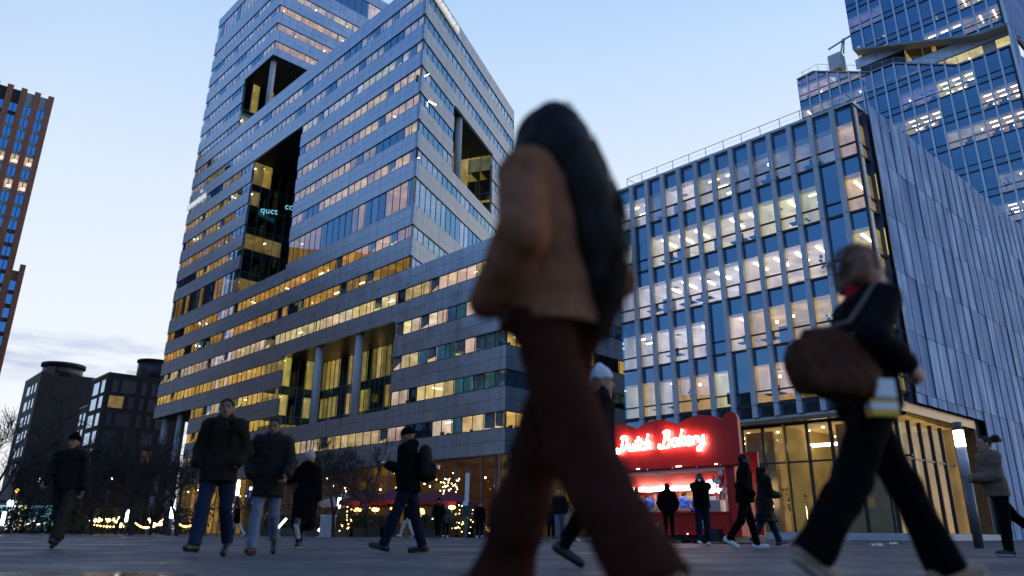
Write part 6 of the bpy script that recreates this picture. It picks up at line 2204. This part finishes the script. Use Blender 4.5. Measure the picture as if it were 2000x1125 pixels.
a = MB(); F_ = Frame((-.04, -.43, 0), 90, -1); a.box(F_, 0, .10, -.01, .02, Q['pel'][2] + .22, Q['pel'][2] + .27, M_STEEL); s_ = a.build('reflective_patch', None); s_.parent = bp_
a = MB(); F_ = Frame(tuple(J['hdL'] + V3(-.0, .06, .02)), 90, -1); a.box(F_, 0, .075, -.05, .09, 0, .010, S_BLACK); a.box(F_, .004, .071, -.046, .086, .0105, .012, lamp((.75, .88, 1.0), 1.6))
carried(bm, 'phone', a, None, 'lit phone in the hands of the man in the black parka and cap', 'phone')
# white beanie, half hidden behind the striding woman
wb2, J, Q = mid('woman in a white beanie and dark coat, half hidden behind the striding woman in brown', 1166, 722, 96, 1.72, legs=WALK_A, arms=('pocket', 'down'), lean=3, fem=True, h=.012, seed=26, head_pitch=-4,
    top=jkt(C_NAVY, hem=-.30, fat=.02, collar=True, flare=1.1, name='coat'), bottom=trs(C_BLACK), shoes=SH_B, hair=dict(kind='beanie', mat=C_WHITEB, under=H_BLOND, ulen=.10))
a = MB(); q = J['hdR']; F_ = Frame((q[0] + .02, q[1] - .19, 0), 0, -1)
TB = fabric('dusty_pink_canvas', (.20, .10, .09))
for z0, z1, wd, dp in ((-.52, -.50, .34, .05), (-.50, -.30, .36, .06), (-.30, -.16, .35, .045)): a.box(F_, .19 - wd / 2, .19 + wd / 2, -dp, dp, q[2] + z0, q[2] + z1, TB)
for d in (-.03, .03): a.tube([F_.pt(.08, d, q[2] - .17), F_.pt(.13, d * .5, q[2] - .04), F_.pt(.19, 0, q[2] + .02), F_.pt(.25, d * .5, q[2] - .04), F_.pt(.30, d, q[2] - .17)], .010, TB, 6)
carried(wb2, 'tote_bag', a, None, 'dusty pink tote bag carried by the woman in the white beanie', 'bag')
# group walking towards the camera, seen between the striding woman's legs
mid('young man in black jacket, blue jeans and white shoes framed between brown trousered legs', 1052, 962, 186, 1.74, legs=WALK_A, arms=('pocket', 'pocket'), h=.02, seed=31, top=jkt(C_BLACK, hem=-.02, fat=.02, collar=True), bottom=trs(C_JEANS), shoes=SH_W, hair=dict(kind='short', mat=H_DARK), skin_='tan')
mid('man in black puffer jacket, light blue jeans and brown boots walking towards the camera', 1092, 957, 182, 1.80, legs=WALK_B, arms=('pocket', 'pocket'), h=.02, seed=32, top=jkt(C_PUFF, hem=-.03, fat=.025, collar=True, kind='puffer', qa=.006), bottom=trs(fabric('light_denim', (.10, .16, .26))), shoes={'mat': S_BROWN}, hair=dict(kind='short', mat=H_GREY))
mid('woman all in black walking between the two friends in jeans', 1076, 974, 184, 1.66, legs=WALK_A, arms=('down', 'pocket'), fem=True, h=.022, seed=33, top=jkt(C_BLACK, hem=-.35, flare=1.1, name='coat'), bottom=trs(C_BLACK), shoes=SH_B, hair=dict(kind='bob', mat=H_DARK))
mid('person in a beige coat following right behind the man in light blue jeans', 1110, 980, 178, 1.68, legs=WALK_B, arms=('pocket', 'pocket'), fem=True, h=.022, seed=34, top=jkt(C_BEIGE, hem=-.40, flare=1.05, name='coat'), bottom=trs(C_GREYT), shoes=SH_B, hair=dict(kind='bob', mat=H_BROWN))
mid('person in a dark jacket and pale jeans behind the young man with white shoes', 1043, 978, 180, 1.70, legs=WALK_B, arms=('pocket', 'pocket'), h=.022, seed=35, top=jkt(C_NAVY, hem=-.04), bottom=trs(C_LJEANS), shoes=SH_W, hair=dict(kind='short', mat=H_BROWN))
mid('dark clad person passing behind the striding woman\'s right leg', 1138, 952, 80, 1.74, legs=WALK_A, arms=('pocket', 'pocket'), h=.02, seed=36, top=jkt(C_BLACK, hem=-.25, fat=.02, name='coat'), bottom=trs(C_BLACK), shoes=SH_W, hair=dict(kind='short', mat=H_DARK))
ws, J, Q = mid('woman in black coat and plum scarf walking to the camera by the parasols', 858, 974, 184, 1.66, legs=WALK_A, arms=('pocket', 'pocket'), fem=True, h=.02, seed=37, top=jkt(C_BLACK, hem=-.28, flare=1.05, name='coat'), bottom=trs(C_BLACK), shoes=SH_B, hair=dict(kind='beanie', mat=C_BLACK), skin_='tan')
f = Field(Q['neck'] - .2, Q['neck'] + .2, .016); f.cap(Q['neck'] + V3(-.03, .03, -.02), Q['neck'] + V3(.03, .03, .03), .10, .09, .03); sdf_object('scarf', f, C_SCARF, ws)
mid('person in a grey coat walking just behind the woman with the plum scarf', 872, 984, 176, 1.68, legs=WALK_B, arms=('pocket', 'pocket'), fem=True, h=.022, seed=38, top=jkt(fabric('grey_wool', (.08, .075, .07)), hem=-.2, name='coat'), bottom=trs(C_BLACK), shoes=SH_W, hair=dict(kind='bob', mat=H_BLOND))
mid('person in dark jacket right of the white post, beside the brown trouser leg', 938, 981, 174, 1.70, legs=WALK_A, arms=('down', 'down'), h=.022, seed=39, top=jkt(C_BLACK, hem=-.1), bottom=trs(C_BLACK), shoes=SH_W, hair=dict(kind='short', mat=H_BROWN))
mid('person in a dark jacket standing under the parasols left of the woman with the scarf', 829, 998, 150, 1.70, legs=STAND, arms=('pocket', 'pocket'), h=.024, seed=40, top=jkt(C_BLACK, hem=-.1), bottom=trs(C_BLACK), shoes=SH_B, hair=dict(kind='short', mat=H_DARK))
mid('person in white trousers half hidden behind the legs of the backpack man', 797, 980, -70, 1.72, legs=WALK_A, arms=('down', 'down'), h=.022, seed=41, top=jkt(C_BLACK, hem=-.05), bottom=trs(C_WHITE), shoes=SH_W, hair=dict(kind='short', mat=H_DARK))
mid('walker in a dark coat and white trousers heading left by the parking sign', 467, 983, -86, 1.70, legs=((22, 2, -5), (-26, 10, 35)), arms=('down', 'fwd'), h=.022, seed=42, top=jkt(C_BLACK, hem=-.22, fat=.02), bottom=trs(C_WHITE), shoes=SH_W, hair=dict(kind='short', mat=H_DARK))
# at the stand
mid('tall man in black standing at the bakery counter with his back turned', 1302, 943, 12, 1.80, legs=((2, 2, 0), (8, 2, 0)), arms=('pocket', 'pocket'), h=.016, seed=51, top=jkt(C_BLACK, hem=-.08, fat=.02, hood=True), bottom=trs(C_BLACK, r=(.085, .062, .052)), shoes=SH_B, hair=dict(kind='short', mat=H_DARK), skin_='tan')
kd, J, Q = mid('small person in dark top and pale jeans leaning on the bakery counter', 1284, 983, -25, 1.45, legs=STAND, arms=('front', 'front'), lean=10, fem=True, h=.016, seed=52, top=jkt(fabric('dark_green_cloth', (.014, .022, .018)), hem=-.02, fat=.015), bottom=trs(fabric('pale_denim', (.22, .30, .36))), shoes=SH_W, hair=dict(kind='bob', mat=H_BLOND))
f = Field(Q['pel'] + V3(-.4, -.3, -.3), Q['pel'] + V3(.4, .3, .4), .016); q = Q['pel'] + V3(-.20, -.03, .0); f.cap(q + V3(0, -.08, .12), q + V3(0, .08, .12), .06, None, .02); f.cap(q + V3(0, -.09, -.10), q + V3(0, .09, -.10), .07, None, .05)
carried(kd, 'tote_bag', f, fabric('cream_canvas', (.45, .36, .30)), 'cream canvas tote bag on the small person at the bakery counter', 'bag')
ph, J, Q = mid('bearded man in a black jacket and jeans raising a camera, before the bakery stand', 1366, 924, 196, 1.80, legs=((-2, 0, 0), (12, 0, -4)), arms=('camera', 'camera'), head_yaw=10, head_pitch=-6, h=.014, seed=53, top=jkt(C_BLACK, hem=-.06, fat=.03, collar=True), bottom=trs(C_DJEANS, r=(.098, .08, .072)), shoes=SH_W, hair=dict(kind='short', mat=H_DARK, beard=H_DARK), skin_='dark')
a = MB(); c = (J['hdL'] + J['hdR']) / 2 + V3(0, .06, .01); F_ = Frame(tuple(c + V3(-.07, 0, -.045)), 90, -1); a.box(F_, 0, .14, -.03, .04, 0, .09, S_BLACK); a.tube([tuple(c + V3(0, .03, 0)), tuple(c + V3(0, .12, 0))], .035, S_BLACK, 12); a.ball(c + V3(0, .121, 0), .028, lamp((.9, .95, 1), .12), 8, (1, .2, 1))  # lens glint painted as a faint glow
carried(ph, 'camera', a, None, 'black camera held at the chin of the bearded man before the stand', 'camera')
mid('tall man in black walking right past the end of the bakery stand, white sneakers', 1447, 884, 100, 1.84, legs=((12, 2, -4), (-16, 22, 30)), arms=('pocket', 'pocket'), head_yaw=-10, h=.014, seed=54, top=jkt(C_BLACK, hem=-.10, fat=.028, collar=True), bottom=trs(C_BLACK, r=(.096, .074, .064)), shoes={'mat': S_WHITE, 'sole': S_WHITE}, hair=dict(kind='short', mat=H_DARK, beard=H_DARK), skin_='dark')
mid('woman in long dark puffer coat and blue jeans, dark ponytail, passing the stand', 1486, 907, 84, 1.70, legs=((22, 2, -8), (-22, 10, 30)), arms=('front', 'front'), head_yaw=26, fem=True, h=.014, seed=55, top=jkt(C_PUFF, hem=-.40, fat=.03, kind='puffer', qa=.012, qp=.12, hood=True, flare=1.0, name='coat'), bottom=trs(C_JEANS), shoes={'mat': S_BLACK, 'sole': S_WHITE}, hair=dict(kind='tail', mat=H_DARK), skin_='tan')
mid('woman in grey brown fleece walking left at the right edge, bun blowing', 1925, 851, -88, 1.70, legs=((3, 0, 0), (-34, 18, 50)), arms=('front', 'front'), lean=4, fem=True, h=.013, seed=56, top=jkt(C_FLEECE, hem=-.10, fat=.03, flare=1.05, name='sweater'), bottom=trs(C_BLACK, r=(.092, .075, .07)), shoes={'mat': S_BLACK, 'sole': S_WHITE}, hair=dict(kind='bun', mat=H_DARK))
# bakers behind the counter
for s, d, hd, lab, sk_ in ((3.85, -.75, 130, 'baker in bright blue behind the left part of the counter', 'tan'), (2.46, -.75, 60, 'baker in bright blue turned sideways, left of the pair behind the counter', 'light'), (2.22, -1.15, 150, 'baker in bright blue, right of the pair behind the counter', 'light')):
    q = FK.pt(s, d, 0)
    person(lab, q.x, q.y, hd, 1.62, legs=STAND, arms=('front', 'front'), lean=6, head_pitch=-14, h=.018, seed=int(60 + s * 10), top=jkt(C_BLUEU, hem=-.05, fat=.02, hood=True), bottom=trs(C_BLACK), shoes=SH_B, hair=dict(kind='short', mat=H_BROWN), skin_=sk_, z_off=.0)
# guest in the lobby
q = FR.pt(12.9, -3.2, ZP)
person('person in dark clothes standing among the lobby lamps behind the glass', q.x, q.y, 130, 1.6, legs=STAND, arms=('front', 'front'), h=.024, seed=70, top=jkt(C_BLACK, hem=-.05), bottom=trs(C_BLACK), shoes=SH_B, hair=dict(kind='short', mat=H_BROWN), z_off=ZP - ground_z(q.x))
